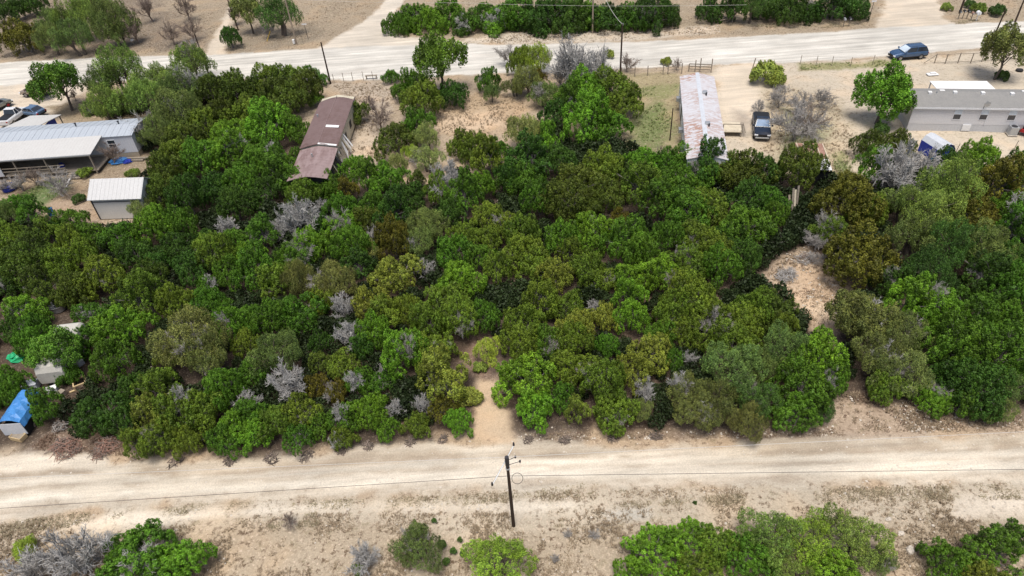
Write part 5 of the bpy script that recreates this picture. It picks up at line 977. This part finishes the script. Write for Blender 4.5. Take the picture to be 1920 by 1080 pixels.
ORD = ['closest', 'second closest', 'third closest', 'fourth closest', 'fifth closest', 'sixth closest', 'seventh closest']
groups = {}
for t in PLACED:
    ps, name, kindw, colw, alb = KIND[t['code']]; sz = 'small' if t['rp'] < 29 else ('broad' if t['rp'] >= 46 else 'mid-sized')
    if ps in ('sap', 'bush'): sz = 'small' if t['rp'] < 11 else 'low'
    ds = sorted(((math.hypot(t['x']-q[0], t['y']-q[1]), n, q) for n, q in LMW if n != t.get('spec')), key=lambda z: z[0])
    dist, n, q = ds[0]; base = f'{sz} {colw} {kindw} {relation(t, q)} {n}'
    t['dist'] = dist; groups.setdefault(base, []).append(t)
for base, ts in groups.items():
    ts.sort(key=lambda t: t['dist'])
    for i, t in enumerate(ts): t['obj']['label'] = base if len(ts) == 1 else f'{base}, {ORD[i]}'
GR = {'jun': 'junipers of the wood', 'oak': 'live oaks among the junipers', 'silver': 'dead trees among the junipers', 'grey': 'dead trees among the junipers', 'sap': 'juniper saplings on the near verge', 'bush': 'shrubs', 'brown': 'bare trees by the houses', 'open': 'open crowned trees', 'round': 'open crowned trees'}
for t in PLACED: t['obj']['group'] = GR[KIND[t['code']][0]]
# ------------------------------------------------------------------ brush piles and fallen branches
def brush(px, py, w, h_, n, mats, label, seed, name='brush_pile'):
    b = at(px, py); r = random.Random(seed); root = empty(name, (b[0], b[1], 0), r.uniform(0, 6), label, 'brush pile')
    for mi, mt in enumerate(mats):
        m = MB()
        for i in range(n//len(mats)):
            a = r.uniform(0, 6.28); rr_ = w*math.sqrt(r.random())*.7; x, y = rr_*math.cos(a), rr_*math.sin(a)*.7; z = max(.03, h_*(1-rr_/w)*r.random())
            d = Vector((r.gauss(0, 1), r.gauss(0, 1), r.gauss(0, .35))).normalized()*r.uniform(.25, .75)*min(w, 1.6); p = Vector((x, y, z))
            q0, q1 = p-d*.5, p+d*.5; q0.z = max(q0.z, .02); q1.z = max(q1.z, .02); k = r.uniform(.01, .03)
            m.tube([q0, p+Vector((r.gauss(0, .05), r.gauss(0, .05), .03)), q1], [k*1.2, k, k*.5], 4)
        m.build('branches' if mi == 0 else 'logs', MT[mt], root)
brush(1474, 518, 1.5, .75, 150, ['greytwig', 'silver'], 'brush pile of grey cut logs in the sandy clearing', 1)
brush(125, 842, 1.8, .6, 220, ['browntwig', 'rust'], 'reddish brown brush pile at the dirt road right of the lumber box', 2)
brush(200, 838, 1.6, .5, 200, ['browntwig', 'rust'], 'brown brush pile against the olive juniper at the dirt road corner', 3)
brush(115, 800, 1.0, .7, 120, ['greytwig', 'browntwig'], 'grey twiggy brush pile in front of the dark junipers', 4)
brush(1510, 485, 1.6, .3, 130, ['browntwig', 'silver'], 'scattered broken branches above the brush clearing', 5)
for i, (px, py, w) in enumerate(((510, 860, .9), (575, 856, .8), (640, 846, .7), (690, 836, .7), (330, 864, .9), (430, 866, .7), (770, 828, .7), (830, 824, .6), (990, 826, .6), (1060, 826, .7), (1150, 824, .6), (1230, 818, .7), (1410, 814, .6))):
    brush(px, py, w, .18, 60, ['browntwig', 'darkmetal' if False else 'bark'], ['twiggy dead brush at the road edge below', 'dead brush at the road edge in front of'][i % 2]+' '+['the olive corner juniper', 'the mid wood junipers', 'the bright small junipers', 'the olive roadside junipers', 'the pale broad oak', 'the green roadside juniper', 'the track side junipers', 'the last juniper before the track', 'the first bright juniper beyond the track', 'the small yellow juniper', 'the olive juniper on the fringe', 'the stony bare fringe', 'the olive oak row'][i], 20+i, 'fallen_brush')
# ------------------------------------------------------------------ dry grass, weeds and stones (nobody could count them)
def scatter(poly, n, seed, ok=None):
    r = np.random.default_rng(seed); P_ = np.array(poly); x = r.uniform(P_[:, 0].min(), P_[:, 0].max(), n); y = r.uniform(P_[:, 1].min(), P_[:, 1].max(), n)
    k = sdist(x, y, poly) < 0; x, y = x[k], y[k]
    w = fbm(x, y, 2.6, 3); k = w > r.uniform(.36, .62, len(x)); return x[k], y[k]
def tufts(name, xs, ys, h_, mat, seed, blades=9, wd=.02):
    r = np.random.default_rng(seed); n = len(xs); s = r.uniform(.5, 1.4, n)
    c = np.stack([xs, ys, np.full(n, -.04)], 1)[:, None, :]; a = r.uniform(0, 6.28, (n, blades)); ln = h_*s[:, None]*r.uniform(.6, 1.2, (n, blades)); til = r.uniform(.15, 1.0, (n, blades))
    d = np.stack([np.cos(a)*np.sin(til), np.sin(a)*np.sin(til), np.cos(til)], -1)*ln[..., None]; w = np.stack([-np.sin(a), np.cos(a), 0*a], -1)*wd*s[:, None, None]
    b = c+np.stack([np.cos(a), np.sin(a), 0*a], -1)*.05*s[:, None, None]
    V = np.stack([b-w, b+w, b+d+w*.3, b+d-w*.3], 2).reshape(-1, 3); me = bpy.data.meshes.new(name); fast_mesh(me, V, np.arange(len(V)).reshape(-1, 4)); me.materials.append(mat)
    o = bpy.data.objects.new(name, me); col.objects.link(o); o['kind'] = 'stuff'; return o
MT['straw'] = worn('dry_straw', (.34, .265, .18), (.23, .175, .12), .7, .6, .9); MT['weed'] = worn('dull_weed', (.38, .33, .22), (.27, .23, .15), .7, .5, .9); MT['green'] = worn('green_grass', (.2, .25, .09), (.27, .26, .12), .6, .5, .9); MT['litterdry'] = worn('dry_litter', (.2, .13, .09), (.1, .06, .045), .7, .7, .9)
A_ = {a[0]: a[1] for a in AREAS}
def areas_xy(lst):
    X_, Y_ = zip(*[scatter(A_[n], c, 60+i) for i, (n, c) in enumerate(lst)]); return np.concatenate(X_), np.concatenate(Y_)
def clear_of(x, y, names):
    k = np.ones(len(x), bool)
    for n in names: k &= sdist(x, y, A_[n]) > .25
    return x[k], y[k]
allroads = ('near_road', 'far_road', 'sideroad', 'sideroad2', 'path', 'track', 'ditch', 'ditch2')
x, y = clear_of(*areas_xy([('near_verge', 90000), ('oak_clearing', 2600), ('litter_fringe', 2500), ('far_ground', 40000), ('far_verge_rock', 2500), ('midclear', 2000), ('browntrailer_yard', 3000), ('rightyard_grass', 2500), ('brush_clearing', 1500)]), allroads)
k = (y > 15) & (y < 140) & (np.abs(x) < 110); o = tufts('dry_grass', x[k], y[k], .17, MT['straw'], 3); o['label'] = 'dry straw coloured grass tufts scattered over the open verges'
wx = []; wy = []
for i, (q, c) in enumerate((([(1130, 945), (1440, 925), (1900, 905), (1920, 935), (1440, 945), (1180, 952)], 5200), ([(0, 985), (110, 965), (480, 940), (480, 958), (200, 975), (0, 1010)], 2600), ([(480, 945), (960, 925), (1100, 905), (1180, 925), (960, 945), (480, 958)], 2200), ([(500, 985), (590, 960), (600, 985), (520, 1000)], 900), ([(1395, 48), (1500, 40), (1640, 35), (1640, 48), (1500, 55)], 2500), ([(1775, 40), (1840, 36), (1840, 44), (1790, 46)], 700))):
    a_, b_ = scatter(P(*q), c, 80+i); wx.append(a_); wy.append(b_)
o = tufts('weeds', np.concatenate(wx), np.concatenate(wy), .13, MT['weed'], 4, 9, .02); o['label'] = 'dull olive weeds growing in clumps along the road verges'
x, y = areas_xy([('trailer_green', 700), ('trailer_green2', 300), ('leftlawn', 900), ('fence_grass', 500), ('rightgreen', 400), ('rightgreen2', 350)]); o = tufts('green_grass', x, y, .14, MT['green'], 5, 9, .03); o['label'] = 'patchy green grass on the yards by the houses'
x, y = areas_xy([('litter_fringe', 2500), ('litter_brushfringe', 2500), ('painted_shade_litter', 300), ('brush_clearing', 900), ('track_dark', 400)]); o = tufts('leaf_litter', x, y, .12, MT['litterdry'], 6, 8, .02); o['label'] = 'brown twiggy litter along the edge of the wood'
def stones(name, xs, ys, lo_, hi_, seed):
    r = np.random.default_rng(seed); n = len(xs); B = np.array([(1, 0, 0), (0, 1, 0), (-1, 0, 0), (0, -1, 0), (0, 0, .8)], float); s = lo_+(hi_-lo_)*r.random(n)**3
    V = B[None]*s[:, None, None]*r.uniform(.6, 1.3, (n, 5, 1)); a = r.uniform(0, 6.28, n); ca, sa = np.cos(a)[:, None], np.sin(a)[:, None]
    V = np.stack([V[..., 0]*ca-V[..., 1]*sa+xs[:, None], V[..., 0]*sa+V[..., 1]*ca+ys[:, None], V[..., 2]], -1).reshape(-1, 3)
    T = np.array([(0, 1, 4), (1, 2, 4), (2, 3, 4), (3, 0, 4)]); q = (T[None]+np.arange(n)[:, None, None]*5).reshape(-1, 3); me = bpy.data.meshes.new(name); fast_mesh(me, V, q); me.materials.append(MT['stone'])
    o = bpy.data.objects.new(name, me); col.objects.link(o); o['kind'] = 'stuff'; return o
x, y = areas_xy([('litter_fringe', 1500), ('near_verge', 9000), ('far_verge_rock', 4000), ('oak_clearing', 900), ('brush_clearing', 800), ('near_road', 5000), ('ditch', 1500), ('litter_wood', 5000)]); k = (y > 15) & (y < 115) & (np.abs(x) < 100)
o = stones('stones', x[k], y[k], .02, .13, 8); o['label'] = 'small pale limestone pebbles strewn over verges and litter'
# ------------------------------------------------------------------ light
EL, AZ = 76.0, 188.0                # high sun through thin cloud
w = bpy.data.worlds.new('World'); sc.world = w; w.use_nodes = True; nt = w.node_tree
sky = nt.nodes.new('ShaderNodeTexSky'); sky.sky_type = 'NISHITA'; sky.sun_disc = False; sky.sun_elevation = RD(EL); sky.sun_rotation = RD(AZ); sky.dust_density = 4.0; sky.air_density = 1.0; sky.ozone_density = 1.0
nt.links.new(sky.outputs[0], nt.nodes['Background'].inputs[0]); nt.nodes['Background'].inputs[1].default_value = .088
sl = bpy.data.lights.new('sun', 'SUN'); sl.energy = 2.4; sl.angle = RD(28); sl.color = (1, .95, .87); so = bpy.data.objects.new('sun', sl); col.objects.link(so)
AZ_ = AZ
sd_ = Vector((math.sin(RD(AZ))*math.cos(RD(EL)), math.cos(RD(AZ))*math.cos(RD(EL)), math.sin(RD(EL))))
so.rotation_euler = sd_.to_track_quat('Z', 'Y').to_euler()
sc.view_settings.view_transform = 'Standard'; sc.view_settings.look = 'None'; sc.view_settings.exposure = 0.5; sc.view_settings.gamma = 1.0
sc.cycles.max_bounces = 6; sc.cycles.diffuse_bounces = 2; sc.cycles.transparent_max_bounces = 4
